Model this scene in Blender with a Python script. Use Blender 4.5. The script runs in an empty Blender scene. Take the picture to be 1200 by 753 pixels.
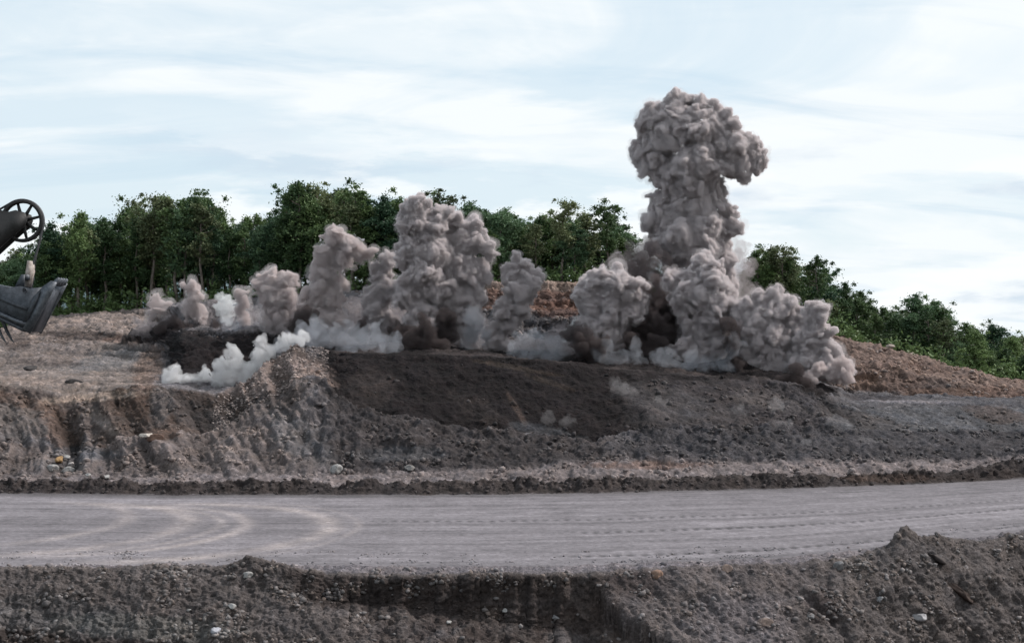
import bpy, math, random
import numpy as np
from mathutils import Vector, Matrix, noise as mnoise
R = math.radians
scene = bpy.context.scene
COL = scene.collection

# ------------------------------------------------------------------ camera, sky, sun, exposure
FPX, HOR, CX, CY, EYE = 1667.0, 392.0, 600.0, 376.5, 12.0
TH = math.atan((CY - HOR) / FPX)
ST, CT = math.sin(TH), math.cos(TH)
cam = bpy.data.cameras.new('camera'); camo = bpy.data.objects.new('camera', cam); COL.objects.link(camo)
camo.location = (0, 0, EYE); camo.rotation_euler = (R(90) - TH, 0, 0)
cam.sensor_width = 36.0; cam.lens = 50.0; cam.clip_start = 0.5; cam.clip_end = 20000
scene.camera = camo

SUN_AZ, SUN_EL = 74.0, 45.0        # azimuth clockwise from +Y (towards the right of the view), elevation
world = bpy.data.worlds.new("World"); scene.world = world; world.use_nodes = True
nt = world.node_tree; N = nt.nodes; L = nt.links
for n in list(N): N.remove(n)
wo = N.new('ShaderNodeOutputWorld'); bg = N.new('ShaderNodeBackground'); L.new(bg.outputs[0], wo.inputs[0])
sky = N.new('ShaderNodeTexSky'); sky.sky_type = 'NISHITA'; sky.sun_disc = False
sky.sun_elevation = R(SUN_EL); sky.sun_rotation = R(SUN_AZ)
sky.air_density = 1.0; sky.dust_density = 1.2; sky.ozone_density = 1.0
SKYSTR = 0.11
bg.inputs[1].default_value = SKYSTR
tc = N.new('ShaderNodeTexCoord'); sep = N.new('ShaderNodeSeparateXYZ'); L.new(tc.outputs['Generated'], sep.inputs[0])
def math_node(op, a=None, b=None, clamp=False):
    n = N.new('ShaderNodeMath'); n.operation = op; n.use_clamp = clamp
    for i, v in enumerate((a, b)):
        if v is None: continue
        if isinstance(v, (int, float)): n.inputs[i].default_value = v
        else: L.new(v, n.inputs[i])
    return n.outputs[0]
# thin streaky cloud deck: project the view direction on a plane overhead
zz = math_node('ADD', math_node('MAXIMUM', sep.outputs[2], 0.0), 0.20)
cx_ = math_node('DIVIDE', sep.outputs[0], zz); cy_ = math_node('DIVIDE', sep.outputs[1], zz)
comb = N.new('ShaderNodeCombineXYZ'); L.new(cx_, comb.inputs[0]); L.new(cy_, comb.inputs[1])
def cloud(scale, sx, sy, seed, detail, dist, lo, hi, rot=0.0):
    mp = N.new('ShaderNodeMapping'); mp.inputs['Scale'].default_value = (sx, sy, 1); mp.inputs['Location'].default_value = (seed, seed * .7, 0)
    mp.inputs['Rotation'].default_value = (0, 0, R(rot))
    L.new(comb.outputs[0], mp.inputs[0])
    t = N.new('ShaderNodeTexNoise'); t.inputs['Scale'].default_value = scale; t.inputs['Detail'].default_value = detail
    t.inputs['Roughness'].default_value = 0.55; t.inputs['Distortion'].default_value = dist
    L.new(mp.outputs[0], t.inputs['Vector'])
    r = N.new('ShaderNodeMapRange'); r.interpolation_type = 'SMOOTHSTEP'; r.inputs[1].default_value = lo; r.inputs[2].default_value = hi
    L.new(t.outputs[0], r.inputs[0]); return r.outputs[0]
c1 = cloud(1.15, 0.6, 1.0, 3.1, 7, 0.9, 0.36, 0.62, -14)
c2 = cloud(3.4, 0.7, 1.1, 7.7, 6, 0.8, 0.36, 0.72, -16)
cover = math_node('MULTIPLY', c1, math_node('ADD', math_node('MULTIPLY', c2, 0.5), 0.62), True)
# more veil towards the right-hand side, where the sun is
cover = math_node('ADD', cover, math_node('MULTIPLY', math_node('ADD', sep.outputs[0], 0.22), 1.0), True)
cover = math_node('MINIMUM', math_node('MAXIMUM', cover, 0.38), 0.97)
grey = cloud(2.4, 0.6, 1.5, 21.3, 6, 0.8, 0.46, 0.74, -6)
cloudcol = N.new('ShaderNodeMixRGB')
cloudcol.inputs[1].default_value = (8.7, 9.1, 9.3, 1); cloudcol.inputs[2].default_value = (6.4, 7.5, 8.4, 1)
L.new(grey, cloudcol.inputs[0])
blue = N.new('ShaderNodeMixRGB'); blue.blend_type = 'MIX'; blue.inputs[0].default_value = 0.72
L.new(sky.outputs[0], blue.inputs[1]); blue.inputs[2].default_value = (6.4, 8.1, 9.2, 1)   # thin high veil over the blue
mx = N.new('ShaderNodeMixRGB'); L.new(cover, mx.inputs[0]); L.new(blue.outputs[0], mx.inputs[1]); L.new(cloudcol.outputs[0], mx.inputs[2])
# low cumulus bands near the horizon, white with grey-blue undersides
def low(loc, lo, hi):
    mp = N.new('ShaderNodeMapping'); mp.inputs['Scale'].default_value = (4.2, 4.2, 17); mp.inputs['Location'].default_value = loc; L.new(tc.outputs['Generated'], mp.inputs[0])
    t = N.new('ShaderNodeTexNoise'); t.inputs['Scale'].default_value = 1.3; t.inputs['Detail'].default_value = 8; t.inputs['Roughness'].default_value = .56; L.new(mp.outputs[0], t.inputs['Vector'])
    r = N.new('ShaderNodeMapRange'); r.interpolation_type = 'SMOOTHSTEP'; r.inputs[1].default_value = lo; r.inputs[2].default_value = hi; L.new(t.outputs[0], r.inputs[0]); return r.outputs[0]
band = N.new('ShaderNodeMapRange'); band.interpolation_type = 'SMOOTHSTEP'; band.inputs[1].default_value = .17; band.inputs[2].default_value = .08; L.new(sep.outputs[2], band.inputs[0])
lw = math_node('MULTIPLY', low((2.3, .4, 1.1), .50, .58), band.outputs[0]); lg = math_node('MULTIPLY', low((2.3, .4, 1.36), .50, .64), band.outputs[0])
m2 = N.new('ShaderNodeMixRGB'); L.new(math_node('MULTIPLY', lg, .75), m2.inputs[0]); L.new(mx.outputs[0], m2.inputs[1]); m2.inputs[2].default_value = (5.6, 6.6, 7.7, 1)
m3 = N.new('ShaderNodeMixRGB'); L.new(math_node('MULTIPLY', lw, .8), m3.inputs[0]); L.new(m2.outputs[0], m3.inputs[1]); m3.inputs[2].default_value = (9.2, 9.5, 9.6, 1)
L.new(m3.outputs[0], bg.inputs[0])

sl = bpy.data.lights.new('sun', 'SUN'); sl.energy = 4.4; sl.angle = R(2.5); sl.color = (1.0, 0.95, 0.90)
so = bpy.data.objects.new('sun', sl); COL.objects.link(so)
sd = Vector((math.sin(R(SUN_AZ)) * math.cos(R(SUN_EL)), math.cos(R(SUN_AZ)) * math.cos(R(SUN_EL)), math.sin(R(SUN_EL))))
so.rotation_euler = sd.to_track_quat('Z', 'Y').to_euler(); so.location = (60, 20, 80)

vs = scene.view_settings; vs.view_transform = 'Standard'; vs.look = 'None'; vs.gamma = 1.0; vs.use_curve_mapping = False; vs.exposure = 0.0
cy = scene.cycles
cy.use_denoising = True; cy.max_bounces = 10; cy.diffuse_bounces = 3; cy.glossy_bounces = 1; cy.transmission_bounces = 2
cy.volume_bounces = 2; cy.transparent_max_bounces = 8; cy.use_adaptive_sampling = True; cy.adaptive_threshold = 0.02
cy.caustics_reflective = False; cy.caustics_refractive = False

# ------------------------------------------------------------------ helpers
def P(px, py, Y):
    """world point that stands at distance Y on the sight line of photo pixel (px, py)"""
    a = (px - CX) / FPX; b = (CY - py) / FPX
    t = Y / (CT + b * ST)
    return Vector((a * t, Y, EYE + t * (-ST + b * CT)))
def zat(py, Y):
    b = (CY - py) / FPX
    t = Y / (CT + b * ST)
    return EYE + t * (-ST + b * CT)
def pyof(Y, z):
    d = (z - EYE)
    up = Y * ST + d * CT; fw = Y * CT - d * ST
    return CY - FPX * up / fw

_rs = np.random.RandomState(11)
_PERM = _rs.permutation(256).astype(np.int64)
_G = _rs.normal(size=(256, 3)); _G /= np.linalg.norm(_G, axis=1)[:, None]
_G = _G.astype(np.float32)
def perlin(p, seed=0):
    p = p.astype(np.float32)
    i = np.floor(p).astype(np.int64); f = (p - i).astype(np.float32)
    u = f * f * f * (f * (f * 6 - 15) + 10)
    out = 0
    for dx in (0, 1):
        wx = u[:, 0] if dx else 1 - u[:, 0]
        for dy in (0, 1):
            wy = u[:, 1] if dy else 1 - u[:, 1]
            for dz in (0, 1):
                wz = u[:, 2] if dz else 1 - u[:, 2]
                h = _PERM[(_PERM[(_PERM[(i[:, 0] + dx + seed * 17) & 255] + i[:, 1] + dy) & 255] + i[:, 2] + dz) & 255]
                g = _G[h]
                d = g[:, 0] * (f[:, 0] - dx) + g[:, 1] * (f[:, 1] - dy) + g[:, 2] * (f[:, 2] - dz)
                out = out + d * wx * wy * wz
    return out * 1.5
def fbm(p, octs, seed=0, gain=0.5, lac=2.03, ridged=False):
    o = 0; a = 1.0; q = p; tot = 0
    for k in range(octs):
        n = perlin(q, seed + k)
        if ridged: n = 1 - 2.2 * np.abs(n)
        o = o + a * n; tot += a; a *= gain; q = q * lac
    return o / tot
def sstep(a, b, x):
    t = np.clip((x - a) / (b - a), 0, 1); return t * t * (3 - 2 * t)

def mat_nodes(name):
    m = bpy.data.materials.new(name); m.use_nodes = True
    return m, m.node_tree.nodes, m.node_tree.links
def mesh_np(name, verts, faces4=None, faces3=None, smooth=False):
    me = bpy.data.meshes.new(name)
    verts = np.asarray(verts, np.float32).reshape(-1, 3)
    me.vertices.add(len(verts)); me.vertices.foreach_set('co', verts.ravel())
    f4 = np.zeros((0, 4), np.int32) if faces4 is None else np.asarray(faces4, np.int32)
    f3 = np.zeros((0, 3), np.int32) if faces3 is None else np.asarray(faces3, np.int32)
    nl = f4.size + f3.size
    me.loops.add(nl); me.loops.foreach_set('vertex_index', np.concatenate([f4.ravel(), f3.ravel()]))
    me.polygons.add(len(f4) + len(f3))
    st = np.concatenate([np.arange(len(f4)) * 4, f4.size + np.arange(len(f3)) * 3]).astype(np.int32)
    me.polygons.foreach_set('loop_start', st)
    if smooth: me.polygons.foreach_set('use_smooth', np.ones(len(f4) + len(f3), bool))
    me.update(calc_edges=True); me.validate()
    return me
def link(name, me, mat=None, parent=None, **props):
    o = bpy.data.objects.new(name, me); COL.objects.link(o)
    if mat is not None and me is not None:
        me.materials.clear(); me.materials.append(mat)
    if parent is not None: o.parent = parent
    for k, v in props.items(): o[k] = v
    return o
def empty(name, loc, **props):
    o = bpy.data.objects.new(name, None); COL.objects.link(o); o.location = loc; o.empty_display_size = 0.3
    for k, v in props.items(): o[k] = v
    return o

# ------------------------------------------------------------------ ground material
def ground_material(name, grain=1.0, bump=0.5, speck=0.5):
    m, n, l = mat_nodes(name)
    bs = n['Principled BSDF']; bs.inputs['Roughness'].default_value = 0.95; bs.inputs['Specular IOR Level'].default_value = 0.15
    at = n.new('ShaderNodeAttribute'); at.attribute_name = 'soil'
    geo = n.new('ShaderNodeNewGeometry')
    def nz(scale, det, rough=0.6):
        t = n.new('ShaderNodeTexNoise'); t.inputs['Scale'].default_value = scale; t.inputs['Detail'].default_value = det; t.inputs['Roughness'].default_value = rough
        l.new(geo.outputs['Position'], t.inputs['Vector']); return t.outputs[0]
    def mr(x, a, b, c, d):
        r = n.new('ShaderNodeMapRange'); r.inputs[1].default_value = a; r.inputs[2].default_value = b; r.inputs[3].default_value = c; r.inputs[4].default_value = d
        l.new(x, r.inputs[0]); return r.outputs[0]
    def mul(a, b):
        q = n.new('ShaderNodeMath'); q.operation = 'MULTIPLY'; l.new(a, q.inputs[0]); l.new(b, q.inputs[1]); return q.outputs[0]
    f = mul(mr(nz(2.2 * grain, 6, 0.7), 0.3, 0.7, 0.68, 1.32), mr(nz(0.45, 4), 0.3, 0.7, 0.82, 1.18))
    vo = n.new('ShaderNodeTexVoronoi'); vo.inputs['Scale'].default_value = 3.4 * grain; l.new(geo.outputs['Position'], vo.inputs['Vector'])
    vc = n.new('ShaderNodeSeparateColor'); l.new(vo.outputs['Color'], vc.inputs[0])
    pale = mr(vc.outputs[0], 0.78, 1.0, 1.0, 1.0 + 1.1 * speck); dark = mr(vc.outputs[1], 0.7, 1.0, 1.0, 1.0 - 0.45 * speck)
    f = mul(mul(f, pale), dark)
    vm = n.new('ShaderNodeVectorMath'); vm.operation = 'SCALE'; l.new(at.outputs['Color'], vm.inputs[0]); l.new(f, vm.inputs['Scale'])
    l.new(vm.outputs[0], bs.inputs['Base Color'])
    b = n.new('ShaderNodeBump'); b.inputs['Strength'].default_value = bump; b.inputs['Distance'].default_value = 0.25
    ad = n.new('ShaderNodeMath'); ad.operation = 'ADD'; l.new(nz(3.0 * grain, 8, 0.72), ad.inputs[0])
    l.new(mr(vo.outputs['Distance'], 0.0, 0.5, 0.35, 0.0), ad.inputs[1])
    l.new(ad.outputs[0], b.inputs['Height']); l.new(b.outputs[0], bs.inputs['Normal'])
    return m
M_SLOPE = ground_material('spoil_rubble', 1.0, 0.55, 0.55)
M_ROAD = ground_material('packed_haul_road', 1.3, 0.22, 0.12)
M_BANK = ground_material('loose_gravel_bank', 2.0, 0.6, 0.65)
# ------------------------------------------------------------------ terrain, one continuous surface cut along the road edges
px = np.concatenate([np.linspace(-900, -60, 56, endpoint=False), np.arange(-60, 1260, 1.5), np.linspace(1260, 2100, 56)])
NC = len(px)
K = np.array([-100, 0, 100, 200, 300, 400, 500, 600, 700, 800, 900, 1000, 1100, 1200, 1300], float)
def kn(vals, xs=K): return np.interp(px, xs, vals)
def kp(*pairs):
    a = np.array(pairs, float).reshape(-1, 2); return np.interp(px, a[:, 0], a[:, 1])
def n1(scale, seed, octs=4):
    q = np.zeros((NC, 3)); q[:, 0] = px / scale; q[:, 1] = seed * 3.7 + .5; return fbm(q, octs, seed)
def Zl(py, Y): return np.array([zat(a, b) for a, b in zip(py, Y)])
def Yz0(py):
    b = (CY - py) / FPX; return -EYE / ((-ST + b * CT)) * (CT + b * ST)
farpy = kn([579, 578, 579, 580, 580, 580, 580, 579, 578, 575, 573, 570, 566, 561, 556]) + 1.0 * n1(60, 1)
nearpy = kn([668, 668, 668, 668, 668, 668, 669, 669, 667, 664, 659, 650, 638, 627, 618]) + 1.2 * n1(50, 2)
YA = Yz0(farpy); YN = Yz0(nearpy)
d = dict()
lines = []   # (Y, z, displacement amplitude)
def add(Y, z, amp): lines.append((Y + 0 * px, z + 0 * px, amp + 0 * px))
add(14, -12.6, 0); add(50, -11, .3); add(YN - 17, -10.6, .4); add(YN - 9, -6.6, .35)
# 4: bank at the lower frame edge
yb = YN - 4.6; add(yb, Zl(762 + 0 * px, yb), .30)
# 5: foot of the eroded lip
cr = kp((-100, 671), (0, 671), (150, 670), (255, 668), (290, 654), (320, 660), (350, 671), (400, 676), (470, 678), (560, 676), (640, 674), (690, 677), (720, 672), (800, 667), (900, 664), (960, 662), (1005, 656), (1030, 645), (1048, 630), (1062, 616), (1078, 628), (1100, 628), (1130, 636), (1160, 634), (1200, 625), (1300, 620)) + 2.2 * n1(26, 5, 5)
dd = kp((-100, 1.4), (250, 1.4), (350, .75), (420, .5), (680, .5), (720, 1.3), (1000, 1.6), (1060, 2.2), (1300, 1.8))
sp = kp((-100, 692), (250, 690), (350, 694), (420, 704), (560, 700), (690, 706), (720, 696), (1000, 690), (1060, 676), (1200, 664), (1300, 655)) + 4 * n1(30, 6, 4)
jit = kp((-100, .1), (330, .15), (420, .55), (690, .5), (760, .2), (1300, .25)) * n1(15, 44, 4)
ys = YN - .4 - dd + jit; add(ys, Zl(sp, ys), .16)
ycr = YN - .4 + jit; add(ycr, Zl(cr, ycr), kp((-100, .16), (200, .2), (400, .09), (690, .09), (800, .16), (1300, .2)))     # 6 crest
# road starts flat, but a little behind the mounds
add(YN + 1.2, 0, .05)                                                                                  # 7
add(YA, 0, .05)                                                                                        # 8
add(YA + 1.4, .85 + .6 * n1(22, 7, 5) + .25 * n1(90, 8), .26)                                                # 9 windrow
add(YA + 2.6, .25, .15)                                                                                # 10
yd = YA + 6.5
toe = kn([566, 561, 559, 557, 555, 556, 552, 549, 541, 540, 542, 541, 540, 537, 534]) + 3 * n1(40, 9)
add(yd, Zl(toe, yd), .25)                                                                              # 11 toe
# 12 lower rubble top
mp_ = kp((-100, 522), (0, 522), (60, 532), (110, 528), (140, 517), (180, 507), (220, 510), (250, 508), (280, 490), (320, 462), (345, 450), (365, 443), (382, 449), (400, 466), (419, 478), (481, 490), (543, 503), (617, 508), (675, 516), (700, 520), (760, 505), (1000, 508), (1200, 508), (1300, 505)) + 3 * n1(28, 10, 5)
dM = kp((-100, 8), (100, 7), (180, 5), (250, 7), (300, 10), (365, 11), (382, 10.5), (419, 8.5), (700, 6.5), (760, 7), (1300, 7))
ym = yd + dM; add(ym, Zl(mp_, ym), .35)
# 13 small shelf behind
ym2 = ym + kp((-100, 1), (100, 1), (180, 2.6), (330, 2.6), (400, 2.0), (650, 2.2), (760, 1), (1300, 1))
add(ym2, Zl(mp_, ym2) - kp((-100, -.5), (100, -.4), (180, .35), (250, .1), (365, .0), (382, .5), (400, .7), (640, .7), (700, .2), (760, -.4), (1300, -.4)), .3)
# 14 crest of the main face
cre = kp((-100, 450), (0, 452), (40, 458), (80, 470), (105, 468), (140, 454), (190, 454), (250, 464), (275, 458), (300, 440), (325, 420), (345, 411), (362, 413), (380, 412), (500, 415), (600, 419), (650, 425), (700, 432), (800, 440), (880, 444), (930, 452), (965, 464), (995, 475), (1040, 478), (1100, 477), (1200, 480), (1300, 480)) + 2.0 * n1(30, 12, 5)
ye = np.maximum(ym2 + 8, 131 + 0 * px); ye = ye + kp((-100, 0), (250, -1), (345, 3), (400, 4), (900, 3), (1000, 0), (1300, 0))
ze = Zl(cre, ye); add(ye, ze, .32)
# 15 bench just behind
zb = kp((-100, 7.4), (0, 7.5), (100, 7.6), (190, 7.0), (250, 6.5), (300, 7.4), (345, 9.9), (400, 10.15), (500, 10.0), (700, 8.9), (900, 7.8), (960, 6.7), (1000, 5.4), (1300, 5.4))
add(ye + 5.5, zb, .12)
# 16 foot of the back wall / dark face / terrace
Yh1 = kp((-100, 172), (0, 172), (110, 170), (150, 168), (185, 160), (215, 147), (320, 149), (380, 158), (500, 168), (560, 170), (700, 171), (800, 168), (900, 160), (1000, 152), (1200, 150), (1300, 150))
pyh1 = kp((-100, 408), (0, 408), (100, 404), (150, 404), (200, 401), (320, 400), (380, 404), (500, 400), (560, 396), (700, 400), (800, 410), (900, 430), (1000, 463), (1100, 465), (1200, 468), (1300, 470)) + 1.5 * n1(40, 13)
zh1 = Zl(pyh1, Yh1); add(Yh1, zh1, .3)
# 17 ledge part way up the wall
Yh2 = kp((-100, 200), (0, 199), (100, 200), (200, 200), (300, 195), (400, 188), (500, 182), (570, 178), (700, 179), (800, 177), (900, 171), (970, 163), (1060, 162), (1200, 162), (1300, 165))
top = kp((-100, 385), (0, 388), (45, 374), (100, 369), (150, 364), (200, 358), (300, 350), (400, 343), (500, 336), (570, 331), (700, 333), (800, 352), (900, 380), (970, 393), (1010, 401), (1058, 415), (1064, 418), (1090, 424), (1120, 437), (1160, 444), (1200, 451), (1300, 462)) + 1.6 * n1(22, 14, 5)
zt = Zl(top, Yh2)
fr = kp((-100, .25), (180, .25), (330, .35), (560, .30), (700, .30), (1000, .35), (1300, .35))
add(Yh1 + (Yh2 - Yh1) * fr, zh1 + (zt - zh1) * kp((-100, .28), (180, .28), (330, .4), (560, .47), (700, .47), (1000, .5), (1300, .5)), .3)
add(Yh1 + (Yh2 - Yh1) * (fr + .28), zh1 + (zt - zh1) * kp((-100, .48), (180, .48), (330, .55), (560, .56), (700, .56), (1000, .6), (1300, .6)), .3)     # 18
add(Yh2, zt, .28)                                                                                      # 19 top
zT = kp((-100, 13), (0, 13), (200, 16), (400, 18), (560, 18.8), (700, 18.3), (800, 15), (900, 11.5), (1000, 8.2), (1100, 5), (1200, 3), (1300, 2))
add(Yh2 + 12, zt * .72 + zT * .28, .3); add(Yh2 + 55, zT, .4)
add(400, zT * .3 - 7, .5); add(520, -12.6, 0)
NS = [8, 6, 8, 26, 100, 56, 20, 130, 20, 16, 30, 76, 30, 110, 24, 70, 40, 40, 40, 14, 12, 12, 6]
assert len(NS) == len(lines) - 1, (len(NS), len(lines))
rows = []
for i, nseg in enumerate(NS):
    for k in range(nseg): rows.append((i, k / nseg))
rows.append((len(NS), 0.0))
NR = len(rows)
rl = np.array([r[0] + r[1] for r in rows])
LY = np.array([a[0] for a in lines]); LZ = np.array([a[1] for a in lines]); LA = np.array([a[2] for a in lines])
Yg = np.empty((NR, NC)); Zg = np.empty((NR, NC)); Ag = np.empty((NR, NC))
for j, (i, t) in enumerate(rows):
    k = min(i + 1, len(lines) - 1)
    Yg[j] = LY[i] * (1 - t) + LY[k] * t; Zg[j] = LZ[i] * (1 - t) + LZ[k] * t; Ag[j] = LA[i] * (1 - t) + LA[k] * t
# soften creases along the slope a little (not the lip of the near bank)
for _ in range(3):
    s = Zg.copy(); s[1:-1] = (Zg[:-2] + 2 * Zg[1:-1] + Zg[2:]) / 4
    w = ((rl > 7.4))[:, None]; Zg = np.where(w, s, Zg)
Xg = (px - CX)[None, :] / FPX * Yg
Zg = np.where(np.abs(px - 600)[None, :] > 1150, Zg - (np.abs(px - 600)[None, :] - 1150) * .07 * (Yg > 60), Zg)
PX = np.broadcast_to(px[None, :], Yg.shape); RL = np.broadcast_to(rl[:, None], Yg.shape)
PY = pyof(Yg, Zg)
# --- local shapes: (world-space mounds, cuts and gullies)
def bump(pxc, pyc, Yc, rx, ry, h, p=1.0):
    global Zg
    c = P(pxc, pyc, Yc); q = ((Xg - c.x) / rx) ** 2 + ((Yg - c.y) / ry) ** 2
    Zg = Zg + h * np.exp(-q ** p)
q3 = np.stack([Xg.ravel(), Yg.ravel(), Zg.ravel()], 1)
# eroded bay in the near bank: everything left of a slanting edge is cut back
ex = np.interp(PY, [670, 678, 700, 725, 753, 800], [684, 692, 714, 746, 784, 830]) + 5 * fbm(q3 * 1.1, 4, 31).reshape(Yg.shape)
bay = sstep(0, 3.5, ex - PX) * sstep(330, 520, PX) * (RL < 6.02) * sstep(2.0, 4.0, RL) * sstep(6.05, 5.35, RL)
Zg = Zg - 1.0 * bay * sstep(430, 660, PX) - .4 * bay
# gullies at the right of the near bank
for (pts, w, dep) in (([(925, 686), (945, 700), (962, 716), (985, 735), (995, 760)], 6, .55), ([(1100, 672), (1125, 690), (1138, 700)], 7, .25), ([(820, 700), (835, 720), (842, 740)], 5, .2)):
    xs = [a for a, b in pts]; ysx = [b for a, b in pts]
    cxg = np.interp(PY, ysx, xs) + 4 * fbm(q3 * 1.7, 3, 33).reshape(Yg.shape)
    m_ = np.exp(-((PX - cxg) / w) ** 2) * sstep(ysx[0] - 5, ysx[0] + 5, PY) * sstep(ysx[-1] + 8, ysx[-1] - 4, PY) * (RL < 6)
    Zg = Zg - dep * m_
# heaved dark soil where the charges come up
for (a, b, Y_, rx, ry, h) in ((205, 392, 163, 5.5, 3, 2.0), (165, 392, 164, 3, 2, 1.0), (255, 392, 163, 5, 3, 1.6), (330, 395, 156, 4, 3, 1.3), (480, 410, 146, 5, 3, 1.2), (520, 412, 141, 4, 1.6, .5), (760, 428, 143, 4, 3, 1.5), (860, 440, 142, 3, 2.0, 1.4), (690, 425, 143, 3, 2, 1.0), (940, 450, 140, 3.5, 1.6, .9), (560, 410, 142, 2, 1.5, .6)):
    bump(a, b, Y_, rx, ry, h)
for (a, b, Y_, rx, ry, h) in ((345, 430, 133.5, 1.6, 3, .4), (1130, 475, 160, 6, 3, .7), (1040, 470, 157, 3, 2, .6), (480, 557, 117, 1.2, .9, .5), (1180, 550, 120, 3, 1.2, .8), (740, 556, 117, 4, 1.4, .5)):
    bump(a, b, Y_, rx, ry, h)
# --- rough displacement along the normal, 3-D noise
def normals(X, Y, Z):
    V = np.stack([X, Y, Z], -1)
    du = np.gradient(V, axis=1); dv = np.gradient(V, axis=0)
    n = np.cross(du, dv); n /= np.linalg.norm(n, axis=-1)[..., None] + 1e-9
    n[n[..., 2] < 0] *= -1; return n
nn = normals(Xg, Yg, Zg)
q3 = np.stack([Xg.ravel(), Yg.ravel(), Zg.ravel()], 1)
big = fbm(q3 * np.array([.30, .30, .45]), 3, 3).reshape(Yg.shape)
mid = fbm(q3 * 1.05, 4, 7, .58).reshape(Yg.shape)
rid = fbm(q3 * 0.55, 4, 17, .5, ridged=True).reshape(Yg.shape)
# rills running down the faces: noise stretched along the fall line
qr = q3 * np.array([1.1, .16, .22]); rill = fbm(qr, 4, 23, .6).reshape(Yg.shape)
fine = fbm(q3 * 4.2, 2, 41, .6).reshape(Yg.shape)
face = sstep(.92, .75, nn[..., 2])
near = (RL < 7)
qb = q3 * 2.1; blk = np.abs(fbm(qb, 3, 91, .55)).reshape(Yg.shape)
disp = Ag * (1.9 * big + np.where(near, 1.5, 1.9) * mid + 1.1 * (rid - .3)) + face * rill * np.where(near, .16, .75) * (Ag > .12) + fine * Ag * .5 + np.where(near, .34 * (.35 - blk) * (Ag > .04), .22 * (.3 - blk) * (Ag > .12))
# blocky broken ground on the lower rubble band and the near bank
strata = np.sin(q3[:, 2].reshape(Yg.shape) * 5.2 + 5 * big + 2 * mid) * face * ((RL > 15.8) & (RL < 19.2)) * .15
disp = disp + strata
dg_ = fbm(np.stack([((Xg + 1.15 * Zg) * .42).ravel(), ((Xg - Zg) * .07).ravel(), (Yg * .05).ravel()], 1), 5, 131, .6).reshape(Yg.shape)
dn_ = fbm(np.stack([((Xg + .9 * Zg) * 1.3).ravel(), ((Xg - Zg) * .2).ravel(), (Yg * .1).ravel()], 1), 4, 151, .6).reshape(Yg.shape) * near * sstep(560, 760, PX)
disp = disp * np.where(near, 1 - .3 * sstep(560, 760, PX), 1) + .32 * dn_
wdg = sstep(10.8, 11.4, RL) * sstep(14.2, 13.8, RL) * sstep(385, 340, PX)
disp = disp * (1 - .55 * wdg) + dg_ * (1.5 * wdg + .35 * sstep(11.2, 12, RL) * sstep(14.1, 13.8, RL) * (1 - wdg))
ledge = fbm(np.stack([(Xg * .05).ravel(), (Yg * .05).ravel(), (Zg * 1.4 + .02 * Xg).ravel()], 1), 4, 141, .6).reshape(Yg.shape)
disp = disp + 1.0 * ledge * sstep(14.3, 15, RL) * sstep(19.3, 18.8, RL) * sstep(260, 180, PX)
smooth_face = sstep(12.9, 13.2, RL) * sstep(14.6, 14.2, RL) * sstep(375, 420, PX) * sstep(960, 820, PX) + .8 * sstep(11.3, 11.8, RL) * sstep(14.3, 14.0, RL) * sstep(960, 1040, PX) + 0 * sstep(12.9, 13.2, RL) * sstep(14.6, 14.2, RL) * sstep(375, 420, PX) * sstep(960, 820, PX)
disp = disp * (1 - .55 * smooth_face)
onroad = (RL > 7) & (RL < 8)
s_ = (RL - 7)
rut = fbm(np.stack([(Xg * .05).ravel(), (s_ * 26).ravel(), 0 * Xg.ravel()], 1), 3, 51).reshape(Yg.shape)
disp = np.where(onroad, .05 * rut + .018 * fine, disp)
V = np.stack([Xg, Yg, Zg], -1) + nn * disp[..., None]
N2 = normals(V[..., 0], V[..., 1], V[..., 2])

# --- soil colours (spoil, clay, coal dust, packed road; some light and shade painted in)
C = lambda *a: np.array(a, float)
GREY = C(.155, .150, .160); PALE = C(.30, .255, .235); BROWN = C(.125, .088, .072); DARK = C(.0145, .0115, .0125); BLUE = C(.135, .145, .165)
TAN = C(.235, .185, .155); BLACK = C(.014, .011, .012); ROAD = C(.200, .187, .202); RED = C(.165, .110, .090); MUD_AND_SHADE = C(.045, .037, .035)
zone = np.zeros(Yg.shape + (3,)) + GREY
def setz(r0, r1, col, soft=.25, x0=-1e4, x1=1e4, sx=20., s=1.0, wob=1.0):
    """zone of rows r0..r1, photo columns x0..x1, with a ragged border"""
    global zone
    w = big * .9 + mid * .7
    a = sstep(r0 - soft, r0 + soft, RL + w * soft * wob) * sstep(r1 + soft, r1 - soft, RL + w * soft * wob)
    b = sstep(x0 - sx, x0 + sx, PX + w * sx * 2) * sstep(x1 + sx, x1 - sx, PX + w * sx * 2)
    k = (a * b * s)[..., None]; zone = zone * (1 - k) + col * k
def patch(x, y, rx, ry, col, s=1.0, rot=0.0, r0=0, r1=99):
    global zone
    cc, ss = math.cos(R(rot)), math.sin(R(rot)); dx = PX - x; dy = PYd - y
    u = (dx * cc + dy * ss) / rx; v = (-dx * ss + dy * cc) / ry
    q = np.sqrt(u * u + v * v) + .55 * mid + .35 * big + .25 * fine
    k = (sstep(1.15, .75, q) * s * ((RL >= r0) & (RL <= r1)))[..., None]
    zone = zone * (1 - k) + col * k
PYd = pyof(V[..., 1], V[..., 2])
setz(0, 6.9, C(.122, .110, .108), .1)
setz(4.9, 6.05, MUD_AND_SHADE, .12, 340, 760, 25, .8)  # scarp band: dark brown soil with the overhang's shade painted in
setz(6.3, 8.0, ROAD, .08, wob=.3)
setz(8.0, 9.6, MUD_AND_SHADE, .12, s=.9, wob=.3)
setz(9.6, 11.1, C(.20, .178, .18), .2)
setz(11, 13, C(.150, .130, .126), .2, -900, 370)
setz(11, 13, C(.058, .053, .055), .12, 380, 730)
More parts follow.
